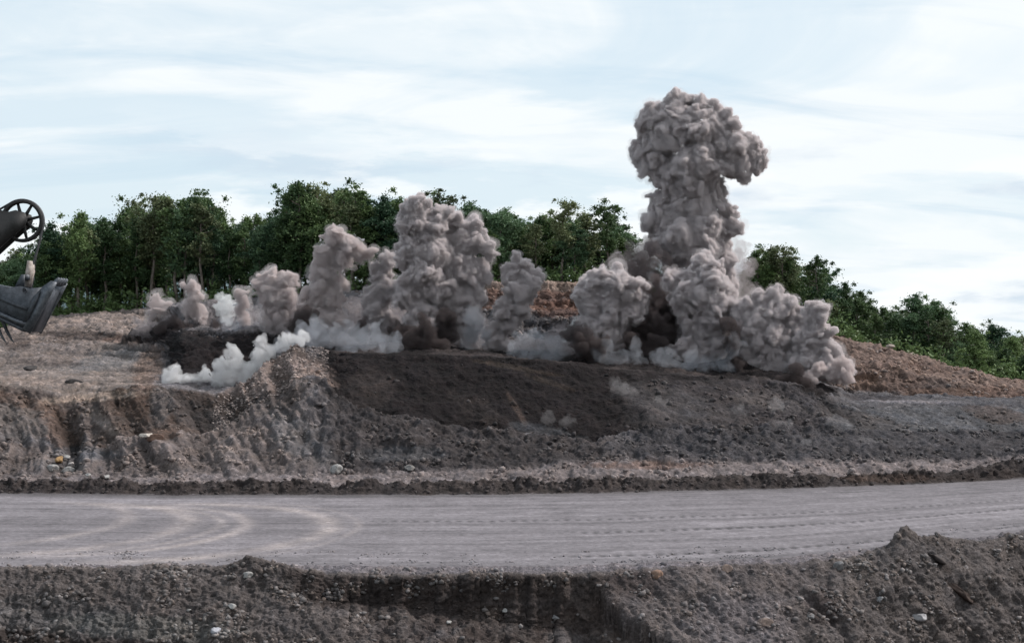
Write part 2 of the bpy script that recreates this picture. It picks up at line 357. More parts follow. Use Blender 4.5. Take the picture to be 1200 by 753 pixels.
setz(11, 14, C(.066, .064, .070), .15, 730, 2200)
setz(12.15, 14.1, C(.082, .066, .060), .10, 105, 380)
setz(13.2, 14.1, C(.10, .082, .076), .12, -900, 110)
setz(12.95, 14.2, DARK, .05, 380, 900, 6, wob=.4)
patch(480, 491, 60, 2.6, C(.16, .15, .15), .7, 7, 12.2, 13.0); patch(600, 507, 80, 2.4, C(.14, .135, .14), .7, 3, 12.2, 13.0)
setz(13, 14.2, C(.052, .047, .050), .14, 780, 980, 60, .8)
setz(12.6, 14.1, C(.105, .108, .118), .2, 1000, 2200, 30)
setz(14.1, 16, C(.205, .178, .166), .2, -900, 180, 10)
setz(14.1, 16.1, C(.05, .042, .042), .15, 350, 960, 12)
setz(14.1, 16, C(.10, .10, .11), .1, 985, 2200, 10)
setz(15.2, 16.2, BLACK, .15, 196, 330, 6)
setz(16, 19.2, C(.215, .182, .168), .2, -900, 190)
setz(16.1, 17.6, C(.115, .112, .12), .12, 480, 860)
setz(17.4, 19.0, C(.15, .100, .085), .12, 480, 860)
setz(18.7, 20, C(.30, .235, .20), .1, 480, 860)
setz(16.1, 17.3, C(.10, .080, .074), .2, 940, 2200)
setz(17, 20, C(.20, .150, .130), .2, 860, 2200)
setz(19.6, 30, C(.12, .085, .06), .3)
# stains, seams, tips of other material; undercut shade painted on the near bank
for a in (
    (60, 500, 46, 16, BROWN * .9, .8, 38, 11, 14), (20, 490, 40, 26, C(.17, .155, .15), .7, 20, 11, 14), (25, 470, 60, 7, BROWN, .7, 14, 11, 14.2),
    (175, 474, 62, 20, BROWN * .52, .85, 10, 12, 14.1), (120, 492, 30, 8, C(.22, .19, .175), .7, 40, 11, 14), (95, 532, 42, 9, C(.09, .105, .125), .5, 0, 11, 14),
    (70, 545, 30, 8, C(.12, .12, .125), .6, 0), (190, 470, 14, 30, C(.15, .14, .14), .6, 10, 12, 14), (235, 488, 60, 16, C(.062, .056, .056), .8, 25, 12.1, 14),
    (330, 480, 45, 26, C(.05, .046, .05), .8, 15, 12.5, 14), (350, 512, 46, 22, C(.115, .12, .13), .5, 35, 11, 14), (190, 508, 26, 7, BROWN * .7, .8, 0),
    (345, 440, 48, 26, C(.23, .185, .17), .95, 20, 12.5, 14.3), (300, 440, 46, 22, C(.21, .17, .155), .9, -25, 12.5, 14.6), (255, 452, 40, 8, C(.13, .105, .095), .7, 0, 12.5, 14.2),
    (60, 415, 60, 16, C(.15, .13, .125), .6, 0), (135, 420, 60, 12, C(.16, .165, .175), .6, -12), (100, 393, 60, 6, MUD_AND_SHADE * 1.3, .85, 3), (20, 402, 18, 8, MUD_AND_SHADE * 1.4, .7, 0),
    (175, 430, 16, 34, C(.17, .125, .105), .75, 20), (110, 465, 60, 6, C(.32, .26, .22), .8, -5, 13.5, 16), (40, 447, 60, 5, C(.34, .28, .25), .7, 3, 13.5, 16),
    (70, 380, 50, 5, C(.31, .26, .24), .7, -8), (150, 398, 30, 5, RED, .5, 0), (60, 425, 50, 4, MUD_AND_SHADE * 1.6, .5, 3),
    (606, 480, 26, 3.5, C(.10, .075, .065), .5, 60, 13, 14), (560, 480, 34, 14, C(.05, .042, .04), .4, 30, 13, 14), (435, 455, 26, 30, C(.06, .05, .048), .35, 60, 13, 14),
    (600, 430, 55, 3, C(.07, .055, .045), .45, 10, 13, 14.3), (645, 448, 30, 3, C(.07, .055, .046), .4, 18, 13, 14.3), (470, 532, 60, 10, C(.10, .105, .115), .5, 0, 11, 13),
    (640, 505, 46, 7, C(.10, .105, .115), .4, 12, 12, 13.3), (900, 470, 50, 10, C(.11, .10, .10), .6, 12, 13, 14.2), (820, 500, 80, 30, C(.065, .060, .062), .7, 10, 12, 14),
    (780, 470, 60, 20, C(.085, .08, .084), .6, 12, 13, 14), (760, 545, 70, 5, RED * 1.1, .6, 0, 9.8, 12), (1000, 490, 60, 10, C(.075, .068, .068), .7, 12, 12.5, 14.2),
    (1160, 560, 70, 8, MUD_AND_SHADE * .8, .8, -3, 8, 12), (1040, 560, 60, 5, BROWN * .6, .7, 0, 8, 12), (1170, 485, 40, 10, BROWN * .8, .5, 10, 12, 14.4),
    (1065, 470, 70, 2.2, C(.24, .23, .25), .8, 1.5, 14.0, 16), (1010, 468, 60, 7, C(.055, .052, .058), .8, 0, 15, 17), (1110, 462, 60, 9, C(.12, .08, .062), .8, 3, 15.8, 18),
    (1180, 462, 50, 10, C(.19, .125, .10), .6, 8, 15.8, 20), (1040, 440, 50, 20, C(.22, .155, .13), .5, 10, 15.8, 20), (1000, 447, 40, 10, C(.25, .17, .13), .5, 0, 15.8, 20),
    (660, 362, 40, 10, C(.185, .105, .08), .6, 0, 16, 20), (1080, 430, 40, 6, C(.12, .082, .07), .5, 12, 16, 20),
    (60, 720, 120, 22, C(.12, .122, .128), .5, 5, 3, 6.5), (180, 735, 120, 16, C(.15, .155, .150), .5, 3, 3, 6.5), (40, 750, 70, 10, MUD_AND_SHADE, .85, 8, 2, 5.5), (170, 757, 90, 8, MUD_AND_SHADE, .7, 4, 2, 5.5),
    (300, 672, 34, 12, C(.10, .09, .09), .6, 0, 4, 7), (460, 700, 50, 12, MUD_AND_SHADE * .8, .8, 0, 3, 6.3), (390, 700, 40, 12, MUD_AND_SHADE * .9, .7, 0, 3, 6.3), (590, 735, 60, 26, C(.085, .073, .068), .6, 0, 3, 6.2),
    (690, 715, 40, 40, C(.115, .098, .092), .6, 40, 3, 6.2), (960, 710, 26, 24, C(.05, .042, .042), .75, 50, 3, 6.3), (870, 730, 70, 40, C(.16, .15, .16), .6, 0, 3, 6.5),
    (1060, 655, 46, 20, C(.11, .105, .11), .6, 0, 3, 7), (1125, 694, 24, 5, C(.05, .036, .03), .8, 38, 3, 6.5), (1100, 660, 20, 5, C(.055, .045, .042), .7, 40, 3, 6.5)):
    patch(*a)
kl = (.75 * sstep(2, 6, RL) * (RL < 6.6) * sstep(690, 720, PX + 6 * mid) * sstep(1010, 900, PX + 60 * mid) * (1 - bay))[..., None]; zone = zone * (1 - kl) + zone * 1.0 * kl + C(.035, .030, .033) * kl  # slope right of the bay painted lighter, as the sunlit side
kb = (bay * .85 * sstep(.25, -.5, mid + .3 * big - .2))[..., None]; zone = zone * (1 - kb) + C(.070, .056, .052) * kb  # recess painted darker to stand in for the shade inside the bay
zone = zone * (1 + wdg * np.clip(1.6 * dg_, -.55, .6) + (1 - wdg) * ((RL > 11.5) & (RL < 14.1)) * np.clip(.9 * dg_, -.4, .5))[..., None]  # gully shade put into the colour: hollows darker, ridges paler
zone = zone * (1 + (sstep(14.3, 15, RL) * sstep(19.4, 18.8, RL) * sstep(270, 190, PX)) * np.clip(1.6 * ledge, -.6, .6))[..., None]
# charge-heaved dark ground, blackened further to paint the shaded gaps between plumes
for (x, y, rx, ry) in ((200, 392, 62, 13), (290, 396, 50, 9), (480, 405, 32, 16), (765, 420, 40, 20), (860, 430, 26, 22), (690, 425, 34, 9), (950, 456, 36, 8), (560, 408, 20, 6), (340, 392, 40, 12), (600, 412, 60, 3)):
    patch(x, y, rx, ry, BLACK, .95, 0, 13.95, 16.6)
# random tonal breakup
var = 1 + .34 * mid + .26 * big + .2 * fine
st2 = 1 + np.where(near, .12, .6) * np.clip(rill, -1, 1) * face
mott = fbm(q3 * np.array([.5, .5, .9]) + 50, 4, 61, .6).reshape(Yg.shape)
zone = zone * np.clip(np.where(onroad, 1 + .1 * mid, (var + .25 * mott) * st2), .35, 2.2)[..., None]
warm = np.clip(.5 + mott * .9, 0, 1)[..., None]
zone = np.where(onroad[..., None], zone, zone * (C(.95, .98, 1.05) * (1 - warm) + C(1.06, .98, .92) * warm))
# wheel tracks on the haul road
lane = fbm(np.stack([(Xg * .012).ravel(), (s_ * 17).ravel(), 0 * Xg.ravel() + 3], 1), 4, 71, .6).reshape(Yg.shape)
lane2 = fbm(np.stack([(Xg * .10).ravel(), (s_ * 60).ravel(), 0 * Xg.ravel() + 9], 1), 3, 77, .6).reshape(Yg.shape)
k = 1 + .6 * lane + .42 * lane2 + .10 * mid
light = np.zeros(Yg.shape); 
for (cx_, cy_, rad, wid, amp, t0, t1) in ((-22.3, 88.0, 10.9, .75, 1.0, -88, 95), (-21.6, 88.3, 12.0, .3, .4, -60, 80), (-26.3, 88.4, 9.6, .5, .85, -85, 80), (-27.5, 88.4, 9.2, .35, .6, -60, 92), (-31.0, 89, 10.4, .75, .8, -80, 92), (-35, 91, 10.0, .6, .6, -60, 75)):
    dx = Xg - cx_; dy = (Yg - cy_); r_ = np.hypot(dx, dy * .85); an = np.degrees(np.arctan2(dy, dx))
    brk = .65 + .7 * fbm(q3 * .35 + rad, 3, 81).reshape(Yg.shape)
    light = light + amp * np.exp(-((r_ - rad + .25 * big) / wid) ** 2) * sstep(t0 - 14, t0 + 14, an) * sstep(t1 + 14, t1 - 14, an) * np.clip(brk, .15, 1.2)
for (sc_, w_, amp, xa, xb) in ((.13, .035, .5, -60, -14), (.33, .02, .25, -8, 60), (.045, .03, .3, -60, -8), (.93, .02, .35, -60, -10), (.55, .02, -.32, 0, 60), (.42, .014, -.3, -60, -12), (.66, .014, -.25, 4, 30), (.30, .016, -.22, -30, 10)):
    ln = np.exp(-((s_ - sc_ + .012 * big + .03 * np.sin(Xg * .05 + sc_ * 30)) / w_) ** 2) * sstep(xa, xa + 8, Xg) * sstep(xb, xb - 8, Xg) * np.clip(.6 + lane2 * 1.2, 0, 1.3)
    k = k + amp * ln * .55
treads = (np.sin(Xg * 9) * .5 + .5) * np.exp(-((s_ - .37) / .012) ** 2) * sstep(2, 6, Xg) + (np.sin(Xg * 8) * .5 + .5) * np.exp(-((s_ - .10) / .014) ** 2) * sstep(0, 6, Xg) + (np.sin(Xg * 9 + 1) * .5 + .5) * np.exp(-((s_ - .55) / .01) ** 2) * sstep(-12, -6, Xg)
k = k - .6 * treads - .25 * (np.sin(Xg * 8.5 + 2) * .5 + .5) * np.exp(-((s_ - .24) / .01) ** 2) * sstep(4, 10, Xg)
roadz = zone * np.clip(k, .5, 1.35)[..., None]
li = np.clip(light, 0, 1)[..., None] * .6
roadz = roadz * (1 - li) + C(.50, .44, .42) * li
zone = np.where(onroad[..., None], roadz, zone)
zone = np.where(onroad[..., None], zone * C(.765, .75, .75), zone * C(.66, .64, .63))
zone = np.clip(zone, .005, .6)
V[..., 2] -= np.where(onroad, .05 * treads + .0, 0)

def cut(name, r0, r1, mat, **pr):
    j0 = next(j for j in range(NR) if rl[j] >= r0); j1 = next(j for j in range(NR) if rl[j] >= r1)
    sub = V[j0:j1 + 1]; n_r = j1 - j0 + 1
    idx = np.arange(n_r * NC).reshape(n_r, NC)
    f = np.stack([idx[:-1, :-1], idx[:-1, 1:], idx[1:, 1:], idx[1:, :-1]], -1).reshape(-1, 4)
    me = mesh_np(name, sub.reshape(-1, 3), f, smooth=True)
    a = me.color_attributes.new('soil', 'FLOAT_COLOR', 'POINT')
    c4 = np.ones((n_r * NC, 4), np.float32); c4[:, :3] = zone[j0:j1 + 1].reshape(-1, 3); a.data.foreach_set('color', c4.ravel())
    return link(name, me, mat, kind='structure', **pr)
cut('embankment', 0, 7, M_BANK)
cut('haul_road', 7, 8, M_ROAD)
cut('quarry_slope', 8, 14, M_SLOPE)
cut('quarry_bench', 14, 19, M_SLOPE)
cut('hillside', 19, len(NS), M_SLOPE)
# the plain all round, out to the horizon
pr_ = 9000.0
rings = [0, 60, 200, 500, 1000, 2000, 4000, pr_]; vv = [(0, 150, -12.0)]; ff = []
for i, r_ in enumerate(rings[1:]):
    for k_ in range(48):
        a_ = k_ * math.tau / 48; vv.append((r_ * math.cos(a_), 150 + r_ * math.sin(a_), -12.0))
f3 = [(0, 1 + k_, 1 + (k_ + 1) % 48) for k_ in range(48)]; f4 = []
for i in range(len(rings) - 2):
    for k_ in range(48):
        a0 = 1 + i * 48; f4.append((a0 + k_, a0 + 48 + k_, a0 + 48 + (k_ + 1) % 48, a0 + (k_ + 1) % 48))
m_plain, n_, l_ = mat_nodes('scrub_plain'); t_ = n_.new('ShaderNodeTexNoise'); t_.inputs['Scale'].default_value = .02; t_.inputs['Detail'].default_value = 8
g_ = n_.new('ShaderNodeNewGeometry'); l_.new(g_.outputs['Position'], t_.inputs['Vector']); cr_ = n_.new('ShaderNodeValToRGB'); l_.new(t_.outputs[0], cr_.inputs[0])
cr_.color_ramp.elements[0].color = (.03, .045, .025, 1); cr_.color_ramp.elements[1].color = (.12, .10, .07, 1); l_.new(cr_.outputs[0], n_['Principled BSDF'].inputs['Base Color'])
n_['Principled BSDF'].inputs['Roughness'].default_value = .95
link('ground', mesh_np('ground', vv, f4, f3), m_plain, kind='structure')
# low wooded range far beyond the left-hand trees
hx = np.linspace(-4200, 3500, 160); hy = np.linspace(0, 1, 14); hv = []
for j, t in enumerate(hy):
    for x_ in hx:
        pr0 = math.sin(math.pi * t) ** .8
        hh = 262 + 26 * math.sin(x_ * .0011 + 1) + 30 * mnoise.fractal(Vector((x_ * .0016, t * 2, .3)), 1, 2, 5)
        hv.append((x_, 4300 + 1500 * t + 100 * math.sin(x_ * .002), -14 + pr0 * hh * max(0.02, min(1, 1 - (x_ + 1150) / 900))))
nx_ = len(hx); idx = np.arange(len(hv)).reshape(14, nx_)
f = np.stack([idx[:-1, :-1], idx[:-1, 1:], idx[1:, 1:], idx[1:, :-1]], -1).reshape(-1, 4)
m_hill, n_, l_ = mat_nodes('haze_tinted_range'); n_['Principled BSDF'].inputs['Roughness'].default_value = .95
t_ = n_.new('ShaderNodeTexNoise'); t_.inputs['Scale'].default_value = .03; t_.inputs['Detail'].default_value = 6; g_ = n_.new('ShaderNodeNewGeometry'); l_.new(g_.outputs['Position'], t_.inputs['Vector'])
cr_ = n_.new('ShaderNodeValToRGB'); l_.new(t_.outputs[0], cr_.inputs[0]); cr_.color_ramp.elements[0].color = (.05, .085, .10, 1); cr_.color_ramp.elements[1].color = (.09, .13, .14, 1)  # distance haze painted into the foliage as bluish green
l_.new(cr_.outputs[0], n_['Principled BSDF'].inputs['Base Color'])
link('hills', mesh_np('hills', hv, f, smooth=True), m_hill, kind='structure')
# ------------------------------------------------------------------ dust and smoke: closed billowing bodies filled with a dense scattering medium
def ico(sub):
    import bmesh
    bm = bmesh.new(); bmesh.ops.create_icosphere(bm, subdivisions=sub, radius=1.0)
    v = np.array([x.co[:] for x in bm.verts], np.float32); f = np.array([[q.index for q in fc.verts] for fc in bm.faces], np.int32); bm.free(); return v, f
ICO1, ICO2 = ico(2), ico(3)
ICO0 = ico(1)
def dust_material(name, color, density, aniso=0.0):
    m, n, l = mat_nodes(name); n.remove(n['Principled BSDF'])
    v = n.new('ShaderNodeVolumePrincipled'); v.inputs['Color'].default_value = (*color, 1); v.inputs['Density'].default_value = density
    v.inputs['Anisotropy'].default_value = aniso
    l.new(v.outputs[0], n['Material Output'].inputs['Volume'])
    return m
M_DUST = dust_material('mauve_grey_dust', (.80, .735, .74), 6.0)
M_DUST_TAN = dust_material('tan_dust', (.78, .69, .68), 3.6)
M_DUST_DARK = dust_material('dark_dust_and_gap_shade', (.12, .10, .10), 1.9)  # dark dirt; its low albedo also paints shade between and under plumes
M_WHITE = dust_material('white_smoke', (.97, .975, .985), .9)
M_BLUE = dust_material('blue_grey_smoke', (.66, .685, .75), .26)
M_VEIL = dust_material('thin_dust_veil', (.86, .83, .84), .10)
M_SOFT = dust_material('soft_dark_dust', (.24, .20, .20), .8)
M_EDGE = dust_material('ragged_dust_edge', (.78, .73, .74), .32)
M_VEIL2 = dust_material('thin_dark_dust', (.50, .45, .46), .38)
def billow(name, blobs, Y, mat, label, category='dust cloud', group='dust clouds thrown up by the blast', seed=1, vox=.17, kids=(9, 7), depth=.85, rough=.10, squash=1.0, edge=0.0, turb=1.0):
    """blobs: (px, py, radius in photo px[, dY]) -> one closed cauliflower surface"""
    rg = np.random.RandomState(seed); cen = []; rad = []; lv = []
    for b in blobs:
        yy = Y + (b[3] if len(b) > 3 else 0.0) + rg.uniform(-.3, .3) * b[2] / FPX * Y
        c = np.array(P(b[0], b[1], yy)[:]); r = b[2] / FPX * Y * .74
        cen.append(c); rad.append(r); lv.append(0)
        if kids[0]:
            n1_ = int(kids[0] + r * 9)
            for i in range(n1_):
                d = rg.normal(size=3); d /= np.linalg.norm(d); d[1] *= depth
                r1 = max(r * rg.uniform(.16, .46), .28); r1 = min(r1, 1.5); c1_ = c + d * (r * rg.uniform(.92, 1.0) + r1 * rg.uniform(-.1, .6))
                cen.append(c1_); rad.append(r1); lv.append(1)
                if r1 > vox * 1.8:
                    for k in range(kids[1]):
                        e = rg.normal(size=3); e /= np.linalg.norm(e)
                        if np.dot(e, d) < -.2: e = -e
                        r2 = r1 * rg.uniform(.28, .52); c2_ = c1_ + e * (r1 * rg.uniform(.80, 1.0))
                        cen.append(c2_); rad.append(r2); lv.append(2)
                        if r2 > vox * 3:
                            for k3 in range(5):
                                e3 = rg.normal(size=3); e3 /= np.linalg.norm(e3)
                                if np.dot(e3, e) < -.1: e3 = -e3
                                cen.append(c2_ + e3 * r2 * .9); rad.append(r2 * rg.uniform(.28, .45)); lv.append(2)
    vs_, fs_ = [], []; off = 0
    for c, r, q in zip(cen, rad, lv):
        v, f = (ICO2 if q < 2 else ICO1)
        vs_.append(v * r + c); fs_.append(f + off); off += len(v)
    me = mesh_np(name, np.concatenate(vs_), None, np.concatenate(fs_))
    o = bpy.data.objects.new(name, me); COL.objects.link(o)
    md = o.modifiers.new('fuse', 'REMESH'); md.mode = 'VOXEL'; md.voxel_size = vox
    dg = bpy.context.evaluated_depsgraph_get(); me2 = bpy.data.meshes.new_from_object(o.evaluated_get(dg)); me2.name = name
    o.modifiers.clear(); o.data = me2; bpy.data.meshes.remove(me)
    nv = len(me2.vertices); co = np.empty(nv * 3, np.float32); me2.vertices.foreach_get('co', co); co = co.reshape(-1, 3)
    no = np.empty(nv * 3, np.float32); me2.vertices.foreach_get('normal', no); no = no.reshape(-1, 3)
    w = fbm(co * .5, 2, seed); w2 = fbm(co * .5 + 40, 2, seed)
    w3 = fbm(co * .22 + 80, 2, seed); w4 = fbm(co * .22 + 120, 2, seed)
    co2 = co + np.stack([w, w2 * .5, w2], 1) * .5 * turb + np.stack([w3, w4 * .4, w4], 1) * .8 * turb * min(1, 10 * vox - .9)
    b_ = np.abs(perlin(co * .85, seed + 5)) * .85 + np.abs(perlin(co * 1.9 + 9, seed + 6)) * .36 + np.abs(perlin(co * 4.1 + 5, seed + 7)) * .16 - .3
    co2 = co2 + no * (b_[:, None] * rough * 9)
    me2.vertices.foreach_set('co', co2.astype(np.float32).ravel())
    me2.polygons.foreach_set('use_smooth', np.ones(len(me2.polygons), bool)); me2.update()
    # origin at the foot of the cloud
    base = Vector((float(co2[:, 0].mean()), float(co2[:, 1].mean()), float(co2[:, 2].min())))
    me2.transform(Matrix.Translation(-base)); o.location = base
    me2.materials.clear(); me2.materials.append(mat)
    if edge:      # torn, half transparent outer dust
        ed = np.clip(fbm(co * .6 + 7, 3, seed + 3) * 1.3 + .32, .04, 1.2) * edge
        e_ = me2.copy(); e_.name = 'dust_fringe'; e_.vertices.foreach_set('co', (co2 + no * ed[:, None] - np.array(base[:])).astype(np.float32).ravel()); e_.materials.clear(); e_.materials.append(M_EDGE)
        eo = bpy.data.objects.new('dust_fringe', e_); COL.objects.link(eo); eo.parent = o
    o['kind'] = 'thing'; o['label'] = label; o['category'] = category
    if group: o['group'] = group
    return o
DG = 'dust plumes thrown up along the row of charges'
def plume(blobs, Y, mat, label, **k):
    if mat is M_DUST_DARK: Y -= 1.3
    if mat in (M_DUST, M_DUST_TAN): k.setdefault('edge', .66 if mat is M_DUST else .85); k.setdefault('turb', 1.2 if mat is M_DUST else 1.7)
    return billow('dust_plume', blobs, Y, mat, label, 'dust plume', DG, **k)
plume([(790,148,40),(830,156,36),(868,184,25),(770,176,30),(815,198,38),(846,172,32),(760,146,18),(793,126,20),(836,134,18),(800,228,34),(812,250,36),(834,268,30),(776,262,22),(800,285,40),(833,298,32),(798,312,32),(808,345,38),(833,345,36),(800,385,40),(822,395,40),(850,388,22),(884,178,12),(755,172,14),(790,212,26),(830,216,24),(778,248,22),(842,250,20),(806,208,36),(770,196,14),(876,180,24),(862,192,20),(885,168,10)],
       153, M_DUST, 'tallest dust plume of all, mushroom headed, standing against the open sky', seed=3, vox=.16)
plume([(825,314,20),(832,332,22),(814,345,24),(836,362,24),(820,385,26),(838,400,20),(796,326,15),(805,412,24),(832,418,20),(785,330,12),(796,350,16)],
       145, M_DUST, 'narrow upright plume rising right in front of the tallest one', seed=4, vox=.145)
plume([(700,330,19),(722,332,25),(738,342,18),(710,355,28),(735,366,18),(702,378,24),(690,392,22),(714,395,17),(688,348,14),(748,352,10)],
       144, M_DUST, 'round headed plume just left of the tallest one', seed=5, vox=.145)
plume([(872,365,20),(890,368,24),(912,366,22),(930,372,18),(902,392,32),(885,400,24),(920,400,24),(905,422,28),(890,430,20),(926,420,18),(868,378,14),(936,386,14),(904,352,9),(906,343,6)],
       143, M_DUST, 'broad lumpy plume just right of the tallest one', seed=6, vox=.145)
plume([(958,362,14),(957,378,15),(950,398,20),(962,412,20),(948,425,22),(970,430,20),(985,430,14),(990,440,10),(938,440,14),(966,390,12)],
       141, M_DUST, 'rightmost plume, leaning right with a low pale tail', seed=7, vox=.15)
plume([(610,312,15),(600,322,16),(620,330,16),(607,345,20),(592,362,20),(606,362,16),(588,382,15),(600,378,12),(580,396,13),(590,406,12),(578,408,10)],
       149, M_DUST, 'slim plume standing alone in front of the red brown back wall', seed=8, vox=.15)
plume([(488,246,18),(482,262,18),(500,268,24),(484,290,22),(504,300,26),(492,322,24),(476,348,18),(505,335,26),(490,365,22),(504,385,20),(484,390,18),(515,255,16),(470,305,12)],
       148, M_DUST, 'tallest plume of the left half, peaked, reaching the treetops', seed=9, vox=.15)
plume([(530,262,18),(548,268,18),(555,285,20),(570,290,12),(540,290,24),(535,315,26),(556,320,20),(548,345,24),(530,350,22),(552,370,18),(540,388,18),(545,402,14),(528,372,16)],
       150, M_DUST, 'flat topped plume fused to the right side of the peaked one', seed=10, vox=.15)
plume([(455,306,12),(448,322,16),(444,345,18),(456,340,14),(440,366,18),(452,380,16),(436,350,12),(446,394,14)],
       151, M_DUST, 'short pale plume tucked left of the tall peaked one', seed=11, vox=.145)
plume([(398,278,14),(388,290,16),(410,290,17),(425,296,12),(378,302,15),(400,306,16),(382,322,18),(398,330,14),(374,345,18),(390,352,14),(382,370,18),(395,385,16),(366,362,12),(390,270,7)],
       150, M_DUST_TAN, 'brownish plume with a forked head left of the short pale one', seed=12, vox=.145)
plume([(318,328,16),(335,326,14),(308,335,12),(326,345,18),(338,350,13),(320,362,18),(334,372,15),(318,384,15),(305,350,9)],
       153, M_DUST_TAN, 'squat tan plume with a rounded top over black heaved ground', seed=13, vox=.145)
plume([(226,338,9),(228,350,11),(222,362,12),(232,364,9),(236,376,10),(222,378,9)],
       160, M_DUST_TAN, 'small pinkish plume with a pointed head, second from the left', seed=14, vox=.14)
plume([(184,350,6),(186,360,9),(182,372,10),(190,374,9),(184,386,9)],
       163, M_DUST_TAN, 'smallest brown plume, leftmost of the row below the dark trees', seed=15, vox=.14)
plume([(284,346,4.5),(284,356,5.5),(283,368,6.5),(284,380,7.5),(280,392,8)],
       155, M_DUST_TAN, 'thin brown spike of dust beside the bright white puff', seed=16, vox=.13)
plume([(190,386,9),(205,378,10),(222,386,10),(240,392,10),(252,384,10),(258,394,9),(206,392,8)],
       160, M_DUST_DARK, 'low dark dust rolling over the black mound at the far left', seed=17, vox=.15, squash=.8)
plume([(268,380,10),(280,388,12),(300,388,11),(318,392,12),(345,388,12),(360,392,12),(332,376,9)],
       154, M_BLUE, 'low grey dust at the foot of the squat tan plume', seed=18, vox=.15)
plume([(262,352,10),(258,362,10),(268,362,10),(266,374,9),(274,356,6)],
       157, M_WHITE, 'bright white puff between the pinkish plume and the thin brown spike', seed=19, vox=.13)
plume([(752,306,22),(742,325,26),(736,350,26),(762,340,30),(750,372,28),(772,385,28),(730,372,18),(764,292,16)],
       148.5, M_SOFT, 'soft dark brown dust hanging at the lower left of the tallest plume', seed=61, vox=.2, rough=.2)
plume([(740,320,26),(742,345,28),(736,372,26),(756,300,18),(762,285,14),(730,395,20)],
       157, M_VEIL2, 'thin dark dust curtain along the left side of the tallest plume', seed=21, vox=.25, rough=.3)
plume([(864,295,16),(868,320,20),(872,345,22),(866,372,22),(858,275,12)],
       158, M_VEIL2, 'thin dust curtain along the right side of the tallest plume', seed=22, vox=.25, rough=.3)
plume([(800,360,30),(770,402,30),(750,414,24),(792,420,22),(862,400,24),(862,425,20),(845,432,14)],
       149, M_DUST_DARK, 'dark earth cloud and painted shade round the foot of the tallest plume', seed=23, vox=.18)
plume([(480,395,22),(500,400,20),(518,392,16),(470,402,14),(522,372,14)],
       147, M_DUST_DARK, 'dark earth cloud and painted shade at the foot of the tall peaked plume', seed=24, vox=.18)
plume([(672,392,16),(684,404,18),(694,414,14),(700,405,14)],
       142, M_DUST_DARK, 'dark earth cloud and painted shade at the foot of the round headed plume', seed=25, vox=.145)
plume([(372,390,14),(350,378,12),(358,366,10)],
       148, M_DUST_DARK, 'dark earth cloud and painted shade at the foot of the forked brownish plume', seed=26, vox=.145)
plume([(350,372,24),(372,382,26),(410,378,30),(440,374,28),(470,384,26),(520,386,30),(556,390,22),(330,384,20)],
       152, M_VEIL2, 'murky dust haze joining the feet of the plumes in the left half', seed=51, vox=.25, rough=.25)
plume([(660,400,20),(690,396,26),(740,400,26),(770,396,26),(740,412,22)],
       149, M_VEIL2, 'murky dust haze joining the round headed plume to the tallest one', seed=52, vox=.25, rough=.25)
plume([(170,384,16),(200,378,16),(232,382,18),(262,388,16),(292,384,18),(320,386,16),(300,372,12)],
       161, M_VEIL2, 'murky brown haze over the black mound at the far left', seed=53, vox=.25, rough=.25)
plume([(742,400,16),(752,420,18),(760,436,12),(738,426,12),(770,400,12)],
       143.5, M_DUST_DARK, 'black dirt cloud and painted gap shade between the round headed plume and the narrow upright one', seed=54, vox=.18)
plume([(856,385,12),(860,405,14),(862,425,14),(866,440,10)],
       142, M_DUST_DARK, 'black dirt cloud and painted gap shade between the narrow upright plume and the broad lumpy one', seed=55, vox=.18)
plume([(930,448,12),(945,456,9),(918,450,10),(936,436,10)],
       139, M_DUST_DARK, 'black dirt cloud and painted shade under the broad lumpy plume at its right foot', seed=56, vox=.18)
plume([(352,372,10),(350,390,14),(358,384,14),(372,396,12),(424,384,12),(428,396,10)],
       146, M_DUST_DARK, 'black dirt cloud and painted shade at the left foot of the forked brownish plume', seed=57, vox=.18)
plume([(500,380,12),(505,398,14),(495,408,14),(480,402,12),(516,410,12)],
       143.5, M_DUST_DARK, 'black dirt cloud and painted shade right at the crest below the peaked plume', seed=58, vox=.18)
WG = 'low smoke drifting along the crest of the blasted bench'
def bank(blobs, Y, mat, label, **k):
    return billow('smoke_bank', blobs, Y, mat, label, 'smoke', WG, rough=.09, turb=1.3, edge=.15 if mat is M_WHITE else 0, **k)
bank([(196,446,8),(206,440,9),(214,450,8),(222,447,8),(236,450,10),(246,444,8),(256,448,11),(268,447,11),(258,432,9),(272,438,12),(286,440,11),(276,424,10),(272,412,8),(290,430,12),(303,415,10),(300,428,10),(316,410,8),(312,422,8),(328,404,8),(342,398,8),(356,394,7),(240,440,6),(204,436,6),(308,402,6),(262,424,5),(230,442,6)],
     137.5, M_WHITE, 'white smoke spilling down the black cut at the left', seed=31, vox=.13)
bank([(326,406,10),(338,402,12),(352,396,14),(366,392,15),(382,396,15),(398,396,16),(414,400,14),(430,398,15),(446,400,15),(460,402,13),(392,384,10),(408,384,11),(440,386,10),(372,380,8),(424,388,9),(352,384,8),(466,394,9)],
     140, M_BLUE, 'blue grey smoke lying along the crest above the rubble mound', seed=32, vox=.14)
bank([(556,372,12),(548,390,10),(560,386,12),(568,396,10),(550,402,8),(552,360,8)],
     145, M_BLUE, 'small pale smoke beside the foot of the flat topped plume', seed=33, vox=.13)
bank([(600,406,10),(612,400,12),(624,396,12),(636,400,14),(650,402,13),(657,412,10),(642,414,12),(626,412,12),(668,402,10),(612,414,9),(626,390,6),(680,410,8)],
     141, M_BLUE, 'pale smoke lying below the red brown back wall', seed=34, vox=.14)
